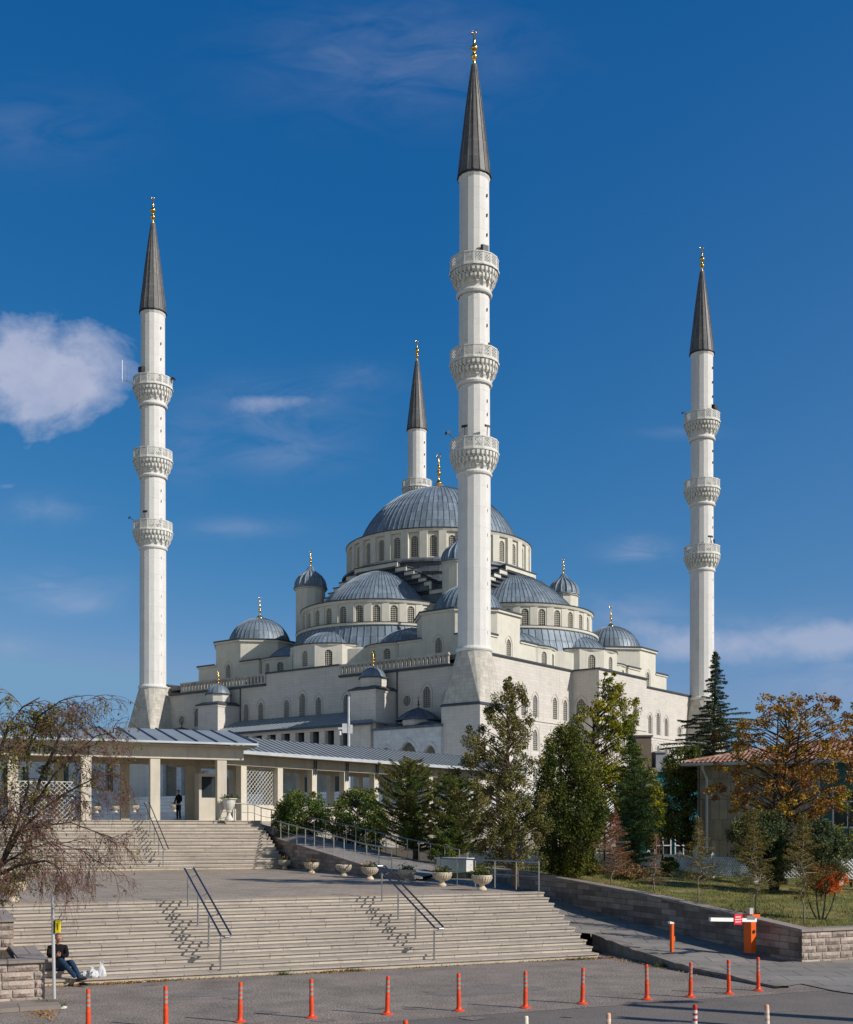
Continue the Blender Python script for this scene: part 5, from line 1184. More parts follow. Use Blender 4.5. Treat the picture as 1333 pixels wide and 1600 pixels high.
def head(parent,c,yaw,pitch,hair,skinm,size=1.,cap=None):
    """head as one mesh: skull, jaw, nose, ears, brow; faces local -y before turning"""
    import bmesh
    bm=bmesh.new(); bmesh.ops.create_uvsphere(bm,u_segments=28,v_segments=22,radius=1)
    for v in bm.verts:
        x,y,z=v.co; sx_,sy_,sz_=.074,.094,.112
        if z<0: k=1+.30*z; sx_*=k; sy_*=(1+.10*z)
        f=max(0,-y)
        X,Y,Z=x*sx_,y*sy_,z*sz_
        if f>.3:
            if z<-.55: Y-=.010*(f-.3)                               # chin
            n=math.exp(-((x/.17)**2))*math.exp(-(((z+.18)/.20)**2)); Y-=.026*n*f   # nose
            e_=math.exp(-(((abs(x)-.38)/.2)**2))*math.exp(-(((z-.03)/.13)**2)); Y+=.012*e_*f  # eye sockets
            b=math.exp(-(((z-.22)/.12)**2)); Y-=.005*b*f
            m_=math.exp(-((x/.3)**2))*math.exp(-(((z+.52)/.06)**2)); Y+=.006*m_*f
        v.co=(X,Y,Z)
    me=bpy.data.meshes.new('head'); bm.to_mesh(me); bm.free(); me.materials.append(skinm); me.polygons.foreach_set('use_smooth',[True]*len(me.polygons))
    h=bpy.data.objects.new('head',me); S.collection.objects.link(h); h.parent=parent; h.location=c; h.rotation_euler=(pitch,0,yaw); h.scale=(size,)*3
    for s in(-1,1):
        g=MB(); g.rev([(.002,-.03),(.016,-.022),(.019,0),(.018,.02),(.002,.03)],8); e_=g.build('ear',skinm,h,smooth=True); e_.location=(s*.075,.012,-.005); e_.scale=(.5,1,1)
        g=MB(); g.rev([(.0,-.009),(.009,-.004),(.009,.004),(0,.009)],8); e_=g.build('eye',mat('eye_white',(.5,.48,.45),rough=.2),h,smooth=True); e_.location=(s*.029,-.080,.006)
        g=MB(); g.box(-.016,.016,-.004,.004,-.003,.003); e_=g.build('eyebrow',hair,h); e_.location=(s*.029,-.089,.028)
    g=MB(); g.box(-.022,.022,-.004,.004,-.004,.004); e_=g.build('mouth',mat('lips',(.30,.10,.08),rough=.5),h); e_.location=(0,-.086,-.056)
    bm=bmesh.new(); bmesh.ops.create_uvsphere(bm,u_segments=24,v_segments=18,radius=1)
    bmesh.ops.delete(bm,geom=[v for v in bm.verts if v.co.z<(-.15 if v.co.y>.15 else .42)],context='VERTS')
    for v in bm.verts: x,y,z=v.co; v.co=(x*.080,y*.100+.003,z*.119+.001)
    me=bpy.data.meshes.new('hair'); bm.to_mesh(me); bm.free(); me.materials.append(cap or hair); me.polygons.foreach_set('use_smooth',[True]*len(me.polygons))
    o=bpy.data.objects.new('cap' if cap else 'hair',me); S.collection.objects.link(o); o.parent=h
    if cap:
        g=MB(); g.prism([(-.06,-.085),(.06,-.085),(.045,-.155),(-.045,-.155)],.052,.060); g.build('peak',cap,o)
    return h
def hand(parent,wrist,dirv,palm_n,skinm,curl=.5,s=1.,side=1):
    """palm plus five separate curled fingers, each a skinned chain"""
    d=Vector(dirv).normalized(); n=Vector(palm_n).normalized(); n=(n-d*n.dot(d)).normalized(); t=d.cross(n)*side; w=Vector(wrist); V=[];Ed=[]
    def a(p,r): V.append((p.x,p.y,p.z,r)); return len(V)-1
    i0=a(w,(.021*s,.021*s)); i1=a(w+d*.045*s,(.030*s,.017*s)); i2=a(w+d*.085*s,(.034*s,.014*s)); Ed+=[(i0,i1),(i1,i2)]
    o=skin('hand',V,Ed,skinm,parent,0,1)
    for k,(off,L) in enumerate(((-.030,.068),(-.010,.078),(.011,.074),(.030,.058))):
        V=[];Ed=[]; p=w+d*.075*s+t*off*s; dd=d.copy(); ids=[a(p,.0095*s)]
        for j,l in enumerate((.42,.32,.26)):
            ang=curl*(.5+.5*j)+k*.05; dd=(d*math.cos(ang*(j+.6))+n*math.sin(ang*(j+.6))).normalized(); p=p+dd*L*l*s; ids.append(a(p,(.0090-.0008*j)*s))
        Ed=[(ids[i],ids[i+1]) for i in range(3)]; skin('finger',V,Ed,skinm,o,0,1)
    V=[];Ed=[]; p=w+d*.03*s-t*.026*s; ids=[a(p,.012*s)]; dd=(d*.7-t*.75+n*.25).normalized()
    for l in(.035,.028): p=p+dd*l*s; ids.append(a(p,.0095*s)); dd=(d*.85-t*.2+n*.5).normalized()
    skin('thumb',V,[(0,1),(1,2)],skinm,o,0,1); return o
def shoe(parent,heel,toe,mt,s=1.):
    h=Vector(heel);t=Vector(toe); d=(t-h); up=Vector((0,0,1)); V=[(*(h+up*.06),(.040,.042)),(*(h+d*.28+up*.045),(.043,.042)),(*(h+d*.62+up*.028),(.048,.030)),(*(h+d*.92+up*.022),(.040,.024)),(*(h-d*.08+up*.045),(.036,.04))]
    return skin('shoe',V,[(0,1),(1,2),(2,3),(0,4)],mt,parent,0,1)
# standing guard, seen from his left rear, at the head of the upper steps
px_=279; dg_=66.0; X0=(px_-CX)/F*dg_
gu=empty('person',(X0,dg_,ZT2),R(-30),'standing man in a dark uniform and cap between the portico columns, hands before him','person')
bd=[(0,0,.93,(.135,.10)),(0,.0,1.08,(.135,.10)),(0,.01,1.25,(.155,.11)),(0,.02,1.38,(.15,.09)),(0,.015,1.47,(.062,.06)),(0,.0,1.56,(.05,.05)),
    (.17,.02,1.40,.058),(.235,.0,1.17,.047),(.19,-.16,1.00,.038),(-.17,.02,1.40,.058),(-.235,.0,1.17,.047),(-.19,-.16,1.00,.038)]
skin('body',[(x,y,z,r) for x,y,z,r in bd],[(0,1),(1,2),(2,3),(3,4),(4,5),(3,6),(6,7),(7,8),(3,9),(9,10),(10,11)],uni,gu)
skin('trousers',[(0,0,.95,(.14,.11)),(.09,0,.86,.088),(.10,-.015,.48,.063),(.11,.01,.10,.055),(-.09,0,.86,.088),(-.10,.0,.48,.063),(-.11,.03,.10,.055)],[(0,1),(1,2),(2,3),(0,4),(4,5),(5,6)],uni,gu)
shoe(gu,(.11,.03,0),(.13,-.21,0),shoe_m); shoe(gu,(-.11,.05,0),(-.13,-.19,0),shoe_m)
hand(gu,(.19,-.16,1.0),(-.35,-.9,-.2),(0,0,-1),skin_m,.7,1,1); hand(gu,(-.19,-.16,1.0),(.35,-.9,-.2),(0,0,-1),skin_m,.7,1,-1)
head(gu,(0,-.01,1.655),R(8),R(-4),hair_m,skin_m,1.05,cap=uni)
# man sitting on the lowest step, leaning back, arms folded, legs stretched and crossed
dS=27.75; XS=(95-CX)/F*dS
si=empty('person',(XS,dS,.304),R(20),'man in black sweater and blue jeans sitting on the lowest steps, arms folded','person')
bd=[(-.02,.02,.10,(.15,.12)),(-.04,.06,.26,(.15,.115)),(-.06,.12,.42,(.175,.12)),(-.07,.15,.54,(.165,.09)),(-.06,.14,.62,(.06,.058)),
    (.11,.12,.535,.072),(.145,.01,.34,.064),(.0,-.11,.36,.05),(-.25,.14,.535,.072),(-.275,.02,.35,.064),(-.12,-.12,.40,.05)]
skin('sweater',bd,[(0,1),(1,2),(2,3),(3,4),(3,5),(5,6),(6,7),(3,8),(8,9),(9,10)],knit,si)
skin('jeans',[(-.02,.0,.09,(.155,.12)),(.08,-.04,.10,.10),(.22,-.42,.24,.075),(.42,-.82,-.16,.055),(-.12,-.03,.10,.10),(-.02,-.43,.30,.078),(.30,-.80,-.09,.056)],[(0,1),(1,2),(2,3),(0,4),(4,5),(5,6)],jeans,si)
shoe(si,(.43,-.84,-.285),(.58,-1.08,-.25),shoe_m); shoe(si,(.33,-.84,-.19),(.56,-1.0,-.12),shoe_m)
skin('neck',[(-.06,.135,.58,.052),(-.055,.12,.70,.05)],[(0,1)],skin_m,si,0,1)
hand(si,(-.01,-.125,.36),(-1,.15,.05),(0,1,0),skin_m,.8,1,1); hand(si,(-.11,-.135,.40),(1,.15,.0),(0,1,0),skin_m,.8,1,-1)
head(si,(-.05,.09,.775),R(12),R(-8),greyh,skin_m,1.05)
# carrier bags beside him
bagm=mat('white_plastic_bag',(.74,.74,.75),rough=.35,var=.06,trans=.25)
def bag(loc,w,h,lab,seed,rz=0,tip=1):
    r=random.Random(seed); t=empty('carrier_bag',loc,rz,lab,'bag','plastic carrier bags on the lowest step'); g=MB(); n=26; rows=[(0,.72),(.08,1),(.25,1.06),(.45,.95),(.62,.72),(.75,.42),(.84,.22),(1.,.10)]
    V=[]; 
    for j,(z,k) in enumerate(rows):
        for i in range(n):
            a=2*PI*i/n; q=1+r.uniform(-.10,.10)+.09*math.sin(3*a+j*.7+seed)+.05*math.sin(7*a+j); V.append((w*.5*k*q*math.cos(a)+(.03*(z-.5)*tip if z>.6 else 0),w*.36*k*q*math.sin(a),h*z*(1+(.05*math.sin(2*a) if z>.7 else 0))))
    g.add(V,[(j*n+i,j*n+(i+1)%n,(j+1)*n+(i+1)%n,(j+1)*n+i) for j in range(len(rows)-1) for i in range(n)]); g.build('bag',bagm,t,smooth=False)
    g=MB()
    for s in(-1,1): g.tube([(s*.02*tip,0,h*.93),(s*.05+.02*tip,0,h*1.08),(s*.02+.03*tip,0,h*1.22)],[.02,.014,.004],6)
    g.build('handles',bagm,t); return t
zb=.152; 
for x,y,w,h,lab,sd,tp in((132,1526,.22,.13,'flat crumpled clear plastic bag, nearest the seated man',3,0),(145,1528,.28,.25,'white plastic carrier bag with a green mark, middle one of the three',5,-1),(158,1527,.24,.33,'tall white plastic carrier bag, farthest from the seated man',9,1)):
    t=bag(G(x,y,zb),w,h,lab,sd,R(20),tp)
    if sd==5:
        g=MB(); g.box(-.05,-.01,-.13,-.125,.13,.16); g.build('printed_mark',mat('green_print',(.02,.2,.07)),t)
# litter and leaves
g=MB(); p=G(99,1577,.01)
g.add([(-.07,-.03,.0),(.06,-.04,.02),(.08,.02,.05),(-.03,.04,.04),(0,0,.07)],[(0,1,4),(1,2,4),(2,3,4),(3,0,4)]); tag(g.build('litter',mat('crumpled_paper',(.75,.75,.75)),loc=p),'crumpled white paper lying on the asphalt by the thin pole','litter')
for k,(x,y,lab) in enumerate(((225,1535,'small pale paper scrap on the asphalt just before the kerb'),)):
    g=MB(); g.add([(-.06,-.03,.0),(.06,-.02,.01),(.05,.03,.03),(-.05,.03,.02)],[(0,1,2,3)]); tag(g.build('litter',mat('crumpled_paper',(.7,.7,.7)),loc=G(x,y,.01)),lab,'litter')
dryl=mat('dry_leaves',(.34,.17,.05),var=.3,island=.5,trans=.15)
P=[]
for _ in range(1500):
    u=random.random(); e=random.choice([random.gauss(3.9,.7),random.gauss(5.0,.6),random.uniform(3,18.3),random.gauss(17.6,.8),random.gauss(9.8,.5)]); n=N0-.03-abs(random.gauss(0,.10)); p=EN(min(e,18.1),n); P.append((p.x,p.y,.012+random.random()*.03))
for _ in range(250):
    p=G(random.gauss(68,12),random.gauss(1580,8),0); P.append((p.x,p.y,.02))
for _ in range(200):
    p=EN(random.uniform(17.9,18.3),random.uniform(24,28)); P.append((p.x,p.y,.015))
tag(leafcloud('fallen_leaves',P,.026,dryl,aspect=.6),kind='stuff')
weed=mat('weeds',(.075,.095,.025),var=.3,island=.4,trans=.2)
P=[]
for c,s,k in((G(70,1572,0),.14,700),(EN(10.2,N0-.08),.12,120),(EN(8.4,N0-.08),.1,90),(EN(18.15,25.9),.12,150),(EN(16.9,N0-.05),.15,80)):
    for _ in range(k): P.append((c.x+random.gauss(0,s*1.3),c.y+random.gauss(0,s*.6),.0))
tag(blades('weeds',np.array(P),.05,.16,.008,weed,.6),kind='stuff')
P=[]
for _ in range(500): p=EN(random.uniform(-6,1.7),random.uniform(26.3,28.9)); P.append((p.x,p.y,.84))
tag(blades('dry_grass',np.array(P),.05,.22,.008,mat('dry_grass',(.28,.20,.09),island=.4),.8),kind='stuff')
g=MB(); o=EN(.9,27.0,.93); g.tube([(-.35,0,.06),(0,.02,.02),(.3,.0,.03)],[.01,.025,.015],6); g.tube([(-.02,0,.02),(.05,-.03,.22)],[.02,.008],5); tag(g.build('dead_branch',mat('bark_grey',(.2,.16,.12)),loc=o),'short forked dead branch lying on the planter coping at the left','branch')
# ---------------------------------------------------------------- trees and shrubs
bark=mat('bark_brown',(.13,.095,.07),var=.35,scale=8,bump=.8,bscale=20); bark_d=mat('bark_dark',(.05,.04,.033),var=.3,scale=8,bump=.6); bark_r=mat('bark_red_twig',(.13,.066,.052),var=.3,scale=6); bark_p=mat('bark_pale',(.28,.235,.20),var=.3,scale=6,bump=.5)
def foliage(name,c,c2,isl=.55,tr=.13,v=.35): return mat(name,c,var=v,scale=1.1,hue2=c2,island=isl,trans=tr,rough=.8,spec=.08)
f_jun=foliage('juniper_foliage',(.115,.118,.036),(.21,.175,.06)); f_dk=foliage('dark_juniper',(.062,.088,.02),(.135,.135,.03)); f_yg=foliage('yellow_green_leaves',(.15,.175,.018),(.29,.25,.016)); f_fir=foliage('fir_needles',(.055,.11,.04),(.09,.125,.03)); f_ced=foliage('cedar_needles',(.06,.085,.05),(.10,.115,.06)); f_pine=foliage('pine_needles',(.09,.13,.03),(.15,.135,.035)); f_or=foliage('autumn_leaves',(.25,.105,.032),(.38,.24,.04)); f_lau=foliage('laurel_leaves',(.08,.125,.03),(.16,.18,.05)); f_br=foliage('brown_needles',(.26,.105,.055),(.19,.12,.05)); f_ol=foliage('olive_shrub',(.085,.11,.05),(.15,.15,.055)); f_ber=foliage('orange_berries',(.68,.10,.015),(.75,.16,.02),.25,0.); f_yl=foliage('yellow_needles',(.20,.15,.035),(.11,.11,.03)); f_spr=foliage('sparse_leaves',(.11,.13,.026),(.19,.17,.03)); f_redl=foliage('red_leaves',(.35,.06,.03),(.30,.10,.03))
def interp(prof,h):
    for (h0,*a),(h1,*b) in zip(prof[:-1],prof[1:]):
        if h0<=h<=h1: t=(h-h0)/max(h1-h0,1e-6); return [x+(y-x)*t for x,y in zip(a,b)]
    return prof[-1][1:] if h>prof[-1][0] else prof[0][1:]
def px_prof(d,zb,rows):
    """rows (y_px,x_left,x_right) -> [(height, centre X, half width)]"""
    out=[]
    for y,a,b in rows:
        out.append((HC+(YH-y)/F*d-zb,((a+b)/2-CX)/F*d,(b-a)/2/F*d))
    return sorted(out)
def crown_tree(name,lab,cat,base_px,d,zb,rows,clumps,per,leaf,fm,bm_=bark,group=None,cr=.32,asp=.5,trunk_r=.12,seed=1,edge=.8,depth=1.,squash=.8,up=0.,extra=None,lean_top=None,branches=True,multi=1,core=.35):
    r=random.Random(seed); prof=px_prof(d,zb,rows); xb=(base_px-CX)/F*d; H=prof[-1][0]
    t=empty(name,(xb,d,zb),0,lab,cat,group); h0=prof[0][0]
    C=[]; tries=0
    while len(C)<clumps and tries<clumps*30:
        tries+=1; h=h0+(H-h0)*r.random(); cx,w=interp(prof,h)
        if r.random()>(w/max(p[2] for p in prof))**.9+.05: continue
        a=r.uniform(0,2*PI); q=(core+(1-core)*r.random()**.5)*edge
        x=cx-xb+w*q*math.cos(a)*r.uniform(.9,1.12); y=w*q*math.sin(a)*depth; C.append((x,y,h,min(cr,max(.08,w*.55))*r.uniform(.65,1.25)))
    C=np.array(C); m=len(C)
    P=RNG.normal(size=(m*per,3)); P/=np.linalg.norm(P,axis=1)[:,None]; P*=(RNG.uniform(0,1,(m*per,1))**.45)
    rr=np.repeat(C[:,3],per)[:,None]; P=P*rr*np.array([1,1,squash])+np.repeat(C[:,:3],per,0)
    leafcloud('crown',P,leaf,fm,t,aspect=asp,up=up)
    g=MB(); topx=prof[-1][1]-xb if lean_top is None else lean_top
    for k in range(multi):
        ox=(k-(multi-1)/2)*.16; tw=[]
        nn=9
        for i in range(nn):
            f=i/(nn-1); z=f*H*.96; cx=interp(prof,z)[0]-xb if z>h0 else 0
            x=(cx*.6+topx*.0)*f*1.1+ox*(1+2*f*(multi>1))+r.uniform(-.03,.03)*H*.1; tw.append((x,r.uniform(-.02,.02)*H*.2*(1 if multi==1 else 2),z))
        tw[0]=(ox*.5,0,-.15); g.tube(tw,[max(.008,trunk_r*(1-.9*i/(nn-1))) for i in range(nn)],8)
    g.build('trunk',bm_,t,smooth=True)
    if branches:
        g=MB()
        for x,y,z,c in C[::max(1,m//150)]:
            zt=max(h0*.6,z-(.25+.35*r.random())*math.hypot(x,y)-.2); cx=(interp(prof,zt)[0]-xb)*.6*zt/H if zt>h0 else 0
            mid=((x+cx)/2+r.uniform(-.1,.1),y/2,(z+zt)/2+.05); g.tube([(cx,0,zt),mid,(x,y,z)],[.028*trunk_r/.12,.018*trunk_r/.12,.005],4,False)
        g.build('branches',bm_,t)
    return t
def whorl_tree(name,lab,cat,base_px,d,zb,rows,fm,nb=90,seed=1,leaf=.06,per=60,droop=-.12,bm_=bark_d,trunk_r=.16,tip_up=.0,group=None,thick=.12,asp=.25,sub=True,lift=0.,LR=(.7,1.12)):
    """conifer with visible tiers of branches"""
    r=random.Random(seed); prof=px_prof(d,zb,rows); xb=(base_px-CX)/F*d; H=prof[-1][0]; h0=prof[0][0]; t=empty(name,(xb,d,zb),0,lab,cat,group)
    g=MB(); ctr=lambda z:(interp(prof,max(z,h0))[0]-xb)*min(1,z/max(h0,.01))
    g.tube([(ctr(H*i/8),0,H*i/8-.1*(i==0)) for i in range(9)],[max(.012,trunk_r*(1-i/8.3)) for i in range(9)],8); g.build('trunk',bm_,t,smooth=True)
    g=MB(); P=[]
    for i in range(nb):
        f=(i+r.random())/nb; z=h0+(H-h0)*f; cx,w=interp(prof,z); cx-=xb; a=2.399*i+r.uniform(-.4,.4); L=w*r.uniform(*LR)+.05; pts=[]; K=6; lj=lift*r.uniform(.2,1.6)+r.uniform(-.12,.12); wob=r.uniform(-.25,.25)
        for j in range(K+1):
            s=j/K; a+=wob/K; x=cx+L*s*math.cos(a); y=L*s*math.sin(a); zz=z+lj*L*s+droop*L*s*s*1.6+tip_up*L*s**3; pts.append((x,y,zz))
        g.tube(pts,[max(.004,.026*(w/1.5)*(1-.8*s/K)) for s in range(K+1)],4,False)
        n=int(per*max(.35,L))
        for _ in range(n):
            s=r.random()**.75*.97+.03; k=min(K-1,int(s*K)); q=s*K-k; p=[pts[k][m_]*(1-q)+pts[k+1][m_]*q for m_ in range(3)]
            wd=thick*(1.15-s)*L+.03 if sub else thick*.3; o=r.gauss(0,wd); P.append((p[0]-math.sin(a)*o+r.gauss(0,.02),p[1]+math.cos(a)*o+r.gauss(0,.02),p[2]-abs(r.gauss(0,.04))-abs(o)*.15))
    g.build('branches',bm_,t); leafcloud('needles',P,leaf,fm,t,aspect=asp)
    return t
crown_tree('juniper_tree','tall open brown-green juniper in front of the sunlit wall, beside the nearest minaret','tree',806,42,1.77,
  [(1348,750,850),(1320,735,850),(1290,722,860),(1250,708,850),(1215,703,846),(1180,712,840),(1150,722,838),(1120,745,828),(1095,762,826),(1078,778,814),(1060,789,803),(1054,793,799)],250,150,.042,f_jun,bark,seed=3,cr=.23,trunk_r=.12,edge=1.02,core=.12,squash=1.15)
crown_tree('dark_juniper','broad dark green juniper reaching the ground behind the long stone wall','tree',880,45,1.9,
  [(1368,862,902),(1350,850,925),(1310,836,945),(1270,830,950),(1230,832,945),(1195,838,935),(1170,846,920),(1150,858,905),(1140,872,896)],340,150,.044,f_dk,bark_d,seed=8,cr=.33,trunk_r=.12,multi=4,squash=1.5,edge=.95)
crown_tree('maple_tree','yellow-green broadleaf tree with a tall forked top in front of the mosque bay','tree',925,56,1.8,
  [(1300,880,1020),(1250,862,1022),(1200,850,1010),(1170,860,1000),(1140,870,990),(1110,905,985),(1095,925,990),(1075,938,975),(1058,940,962),(1050,946,958)],330,70,.062,f_yg,bark_d,seed=12,cr=.30,trunk_r=.16,edge=1.05,core=.1)
# the side limb of that tree
t=crown_tree('maple_sapling','thin yellow-green broadleaf sapling leaning right, behind the maple','tree',945,57,1.8,[(1150,930,985),(1120,945,1000),(1105,960,1001),(1092,980,1001)],46,60,.058,f_yg,bark_d,seed=13,cr=.26,trunk_r=.07,edge=1.0)
whorl_tree('fir_tree','narrow blue-green fir beside the brown chimney block','tree',985,50,1.85,[(1352,958,1020),(1310,950,1035),(1270,955,1030),(1230,962,1022),(1200,968,1012),(1175,975,1002),(1158,981,992),(1148,984,987)],f_fir,230,4,.055,140,-.05,lift=.25,thick=.2,LR=(.6,1.3))
crown_tree('broadleaf_tree','low yellow-green tree filling the gap right of the fir','tree',1035,54,1.8,[(1320,1005,1035),(1280,1008,1042),(1250,1005,1040),(1215,1005,1030),(1195,1012,1026)],70,60,.055,f_yg,bark_d,seed=19,cr=.24,trunk_r=.05)
whorl_tree('cedar_tree','tall blue cedar with a thin spire in front of the far right minaret','tree',1112,72,1.7,
  [(1240,1045,1175),(1200,1040,1190),(1170,1046,1184),(1140,1052,1176),(1122,1060,1172),(1108,1090,1140),(1090,1097,1138),(1070,1101,1134),(1050,1106,1130),(1035,1111,1125),(1018,1117,1119)],f_ced,230,6,.075,135,-.16,tip_up=.06,lift=.22,thick=.11,trunk_r=.2,LR=(.5,1.2))
crown_tree('pine_tree','dark spreading pine left of the tiled house','tree',1079,62,1.7,[(1318,1060,1100),(1300,1015,1110),(1270,1005,1112),(1240,1018,1112),(1210,1025,1115),(1185,1035,1105),(1168,1055,1090)],230,90,.06,f_pine,bark_d,seed=21,cr=.42,trunk_r=.16,squash=.6)
crown_tree('autumn_tree','large orange-brown autumn tree in front of the tiled roof','tree',1222,46,1.6,
  [(1290,1180,1250),(1262,1130,1310),(1235,1120,1340),(1205,1125,1345),(1175,1130,1345),(1145,1140,1340),(1120,1152,1330),(1100,1165,1320),(1088,1185,1290)],330,52,.058,f_or,bark_d,seed=30,cr=.25,trunk_r=.13,edge=1.08,core=.1,squash=.8,multi=3)
crown_tree('autumn_tree','orange autumn tree mostly cut by the right edge of the photo','tree',1400,48,1.6,[(1250,1345,1440),(1200,1330,1450),(1150,1318,1450),(1110,1320,1450),(1098,1330,1440)],90,75,.062,f_or,bark_d,seed=31,cr=.3,trunk_r=.14,squash=.55)
crown_tree('broad_shrub','large rounded grey-green shrub with a dark base, before the stone house','shrub',1210,43,1.6,[(1375,1195,1225),(1350,1165,1240),(1330,1135,1240),(1305,1128,1240),(1285,1145,1232),(1272,1160,1215)],240,95,.042,f_ol,bark_d,seed=40,cr=.30,trunk_r=.09,multi=3)
crown_tree('broad_shrub','large rounded grey-green shrub at the right edge behind the orange berries','shrub',1290,42,1.5,[(1370,1265,1320),(1345,1238,1330),(1320,1232,1335),(1302,1245,1320),(1284,1255,1290)],210,95,.042,f_ol,bark_d,seed=41,cr=.30,trunk_r=.09,multi=3)
crown_tree('autumn_tree','low green and yellow tree beside the teal window at the right edge','tree',1330,46,1.5,[(1320,1300,1345),(1290,1290,1350),(1260,1300,1350),(1230,1310,1350)],20,45,.05,f_yg,bark_d,seed=42,cr=.25,trunk_r=.06)
b=crown_tree('berry_shrub','multi-stemmed shrub loaded with orange berries on the lawn at the right','shrub',1283,34.5,1.15,[(1392,1268,1305),(1380,1255,1318),(1362,1248,1326),(1348,1258,1318),(1338,1270,1300)],60,55,.03,f_ol,bark_d,seed=50,cr=.16,trunk_r=.03,multi=4)
cc=RNG.normal(size=(70,3)); cc/=np.linalg.norm(cc,axis=1)[:,None]; cc=cc*np.array([.62,.5,.40])*RNG.uniform(.55,1.05,(70,1))+np.array([.16,-.05,1.02]); P=np.repeat(cc,34,0)+RNG.normal(size=(70*34,3))*.055; leafcloud('berries',P,.020,f_ber,b,aspect=.9)
for i,(x,y,yt,w,mt,lab,sd) in enumerate(((956,1386,1268,36,f_br,'young reddish-brown conifer, the largest of the brown saplings on the lawn',1),(1023,1395,1303,22,f_br,'thin dying sapling with a few brown twigs, before the white fence',2),
        (1091,1410,1275,32,f_yl,'young sapling with yellow and brown needles below the corner of the stone house',3),(1181,1424,1262,40,f_yl,'young yellowing conifer before the round grey-green shrub',4),(1256,1438,1270,38,f_yl,'young yellowing conifer nearest the street wall, left of the orange berries',5))):
    zl_={956:1.55,1023:1.42,1091:1.30,1181:1.16,1256:1.05}[x]; d=(HC-zl_)*F/(y-YH); 
    k=[1.2,.6,1.2,1.4,1.4][i]; rs=random.Random(500+i); H=y-yt; q=lambda:rs.uniform(.75,1.25); sh_x=rs.uniform(-6,6)
    rows=[(y-H*.16,x-w*.55*q(),x+w*.55*q()),(y-H*.26,x-w*q(),x+w*q()),(y-H*.4,x-w*.8*q(),x+w*.9*q()),(y-H*.52,x-w*.95*q(),x+w*.7*q()),(y-H*.68,x-w*.5*q()+sh_x,x+w*.65*q()+sh_x),(y-H*.84,x-w*.32*q()+sh_x,x+w*.3*q()+sh_x),(yt,x-2+sh_x,x+2+sh_x)]
    whorl_tree('young_conifer',lab,'sapling',x,d,zl_,rows,mt,[95,42,60,72,66][i],60+sd,.030,int(150*k),[-.02,-.12,-.05,.0,-.06][i],bark_p,.03,group='young conifers on the lawn',lift=[.35,.1,.3,.25,.4][i],thick=[.26,.16,.26,.3,.28][i],LR=(.3,1.3))
# shrubs and pines between the ramp and the colonnade
for x,y,rows,lab,sd,n in ((470,1312,[(1310,430,505),(1290,418,520),(1270,418,525),(1252,428,515),(1240,450,500)],'glossy laurel bush at the head of the ramp, left one of the two',1,190),(560,1328,[(1325,520,600),(1300,500,615),(1275,500,612),(1255,515,600),(1236,545,585)],'glossy laurel bush behind the ramp railing, left of the pines',2,210)):
    crown_tree('laurel_bush',lab,'shrub',x,64 if sd==1 else 62,2.75 if sd==1 else 2.2,rows,n,85,.062,f_lau,bark,seed=70+sd,cr=.34,trunk_r=.07,multi=3)
whorl_tree('pine_tree','shaggy pine before the metal roof, its top just above the roof edge','tree',648,58,1.8,[(1330,600,700),(1300,580,712),(1270,575,705),(1245,582,700),(1225,590,690),(1205,608,672),(1192,625,662),(1186,632,658)],f_pine,120,80,.085,190,0,tip_up=.25,bm_=bark,lift=.14,thick=.13,asp=.16,LR=(.55,1.2))
whorl_tree('pine_tree','second shaggy pine, darker and leaning right, between the roof end and the juniper','tree',712,56,1.7,[(1335,655,760),(1300,650,765),(1270,660,760),(1245,672,750),(1225,685,740),(1212,692,728)],f_pine,115,81,.085,190,0,tip_up=.25,bm_=bark_d,lift=.14,thick=.13,asp=.16,LR=(.55,1.2))
for x,y,d,zb,w,h,lab,sd in ((690,1345,55,1.7,30,26,'low dark shrub beneath the pines beside the ramp end',1),(920,1365,47,1.9,26,26,'low straggly bush at the foot of the dark juniper',2),(985,1372,46,1.9,30,20,'clump of dry pale grass and shrubs before the fir',3),(1045,1362,48,1.85,16,22,'small leafy plant against the white fence',4)):
    crown_tree('low_bush',lab,'shrub',x,d,zb,[(y+2,x-w*.6,x+w*.6),(y-h*.4,x-w,x+w),(y-h*.8,x-w*.6,x+w*.6),(y-h,x-w*.2,x+w*.2)],50,70,.04,[f_lau,f_dk,mat('straw',(.30,.20,.09),island=.4,trans=.2),f_lau][sd-1],bark,seed=90+sd,cr=.2,trunk_r=.03)
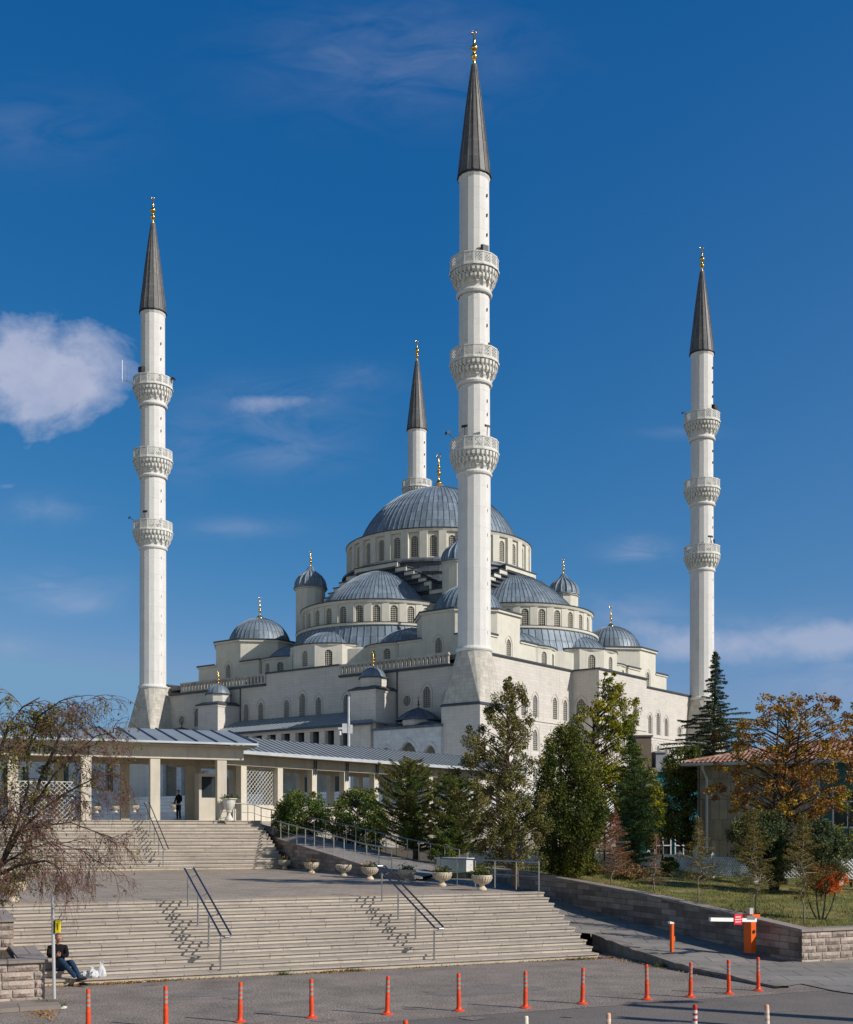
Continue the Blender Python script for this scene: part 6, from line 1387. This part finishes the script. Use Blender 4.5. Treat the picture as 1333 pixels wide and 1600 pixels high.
# ---- bare, drooping tree at the left edge
def bare_tree():
    r=random.Random(11); d=23.5; B0=Vector(((-52-CX)/F*d,d,.84)); t=empty('bare_tree',B0,0,'nearly leafless tree with a tangle of arching reddish twigs at the left edge','tree')
    W_=lambda x,y,dd=0: D(x,y,d+dd)-B0
    L=MB(); T=MB(); LP=[];RP=[]
    limbs=[([(-52,1492),(-50,1430),(-30,1390),(0,1352),(30,1300),(50,1262),(62,1220),(85,1170),(100,1130),(118,1110)],.075,0),
           ([(-30,1390),(-5,1368),(30,1352),(70,1345),(88,1352),(97,1366)],.04,-.5),
           ([(-50,1430),(-40,1330),(-25,1250),(-5,1190),(15,1130),(35,1105),(62,1090)],.06,.4),
           ([(30,1300),(70,1262),(110,1235),(150,1215),(180,1208)],.03,.6),([(0,1352),(25,1290),(45,1230),(42,1180),(60,1120),(95,1095),(120,1088)],.03,-.8),
           ([(50,1262),(85,1210),(125,1170),(150,1150),(178,1144)],.025,-.3),([(30,1300),(70,1290),(110,1285),(150,1300),(185,1312)],.022,.2),([(-40,1330),(-10,1290),(20,1265),(60,1300),(90,1330)],.025,-1.0),([(0,1352),(40,1330),(80,1315),(130,1330),(150,1345)],.02,.9)]
    def twig(p,dv,ln,rad,lev):
        n=5 if lev<2 else 4; pts=[p.copy()]; dv=dv.normalized(); q=p.copy()
        for i in range(n):
            dv=(dv+Vector((r.gauss(0,.16),r.gauss(0,.16),r.gauss(0,.12)-(.13+.06*lev))))
            dv.normalize(); q=q+dv*ln/n; pts.append(q.copy())
        (T).tube(pts,[max(.0028,rad*1.15*(1-.7*i/n)) for i in range(n+1)],3,False)
        if lev<3:
            for k in range([5,4,3][lev]):
                i=r.randint(1,n); sd=Vector((r.gauss(0,1),r.gauss(0,1),r.gauss(.1,.7))); twig(pts[i],dv*.8+sd*.75,ln*r.uniform(.5,.8),rad*.62,lev+1)
        else:
            z=pts[-1].z+B0.z
            for q in pts[1:]:
                if r.random()<((.9 if z>4.3 else .16)*(1.0 if (q.x+B0.x)<-7.6 else .25)): LP.append(q+Vector((r.gauss(0,.02),r.gauss(0,.02),r.gauss(0,.02))))
                elif r.random()<.025: RP.append(q)
    for li,(pp,rad,off) in enumerate(limbs):
        P=[W_(x,y,off*i/len(pp)) for i,(x,y) in enumerate(pp)]; L.tube(P,[max(.009,rad*(1-.8*i/(len(P)-1))) for i in range(len(P))],7)
        for i in range(2 if li in(0,2) else 1,len(P)):
            for k in range(3 if li in(0,2) else 2):
                dv=(P[i]-P[i-1]).normalized()*.8+Vector((r.gauss(.3,.6),r.gauss(0,.8),r.gauss(.15,.6))); twig(P[i].lerp(P[i-1],r.random()),dv,r.uniform(.42,.78),.011,0)
    L.build('limbs',bark_d,t,smooth=True); T.build('twigs',bark_r,t)
    leafcloud('leaves',[tuple(p) for p in LP],.032,f_spr,t,aspect=.5); leafcloud('red_leaves',[tuple(p) for p in RP],.024,f_redl,t,aspect=.5)
    return t
bare_tree()
# tall road lamp whose shadow crosses the road (it stands just outside the frame at the right)
# ---------------------------------------------------------------- end
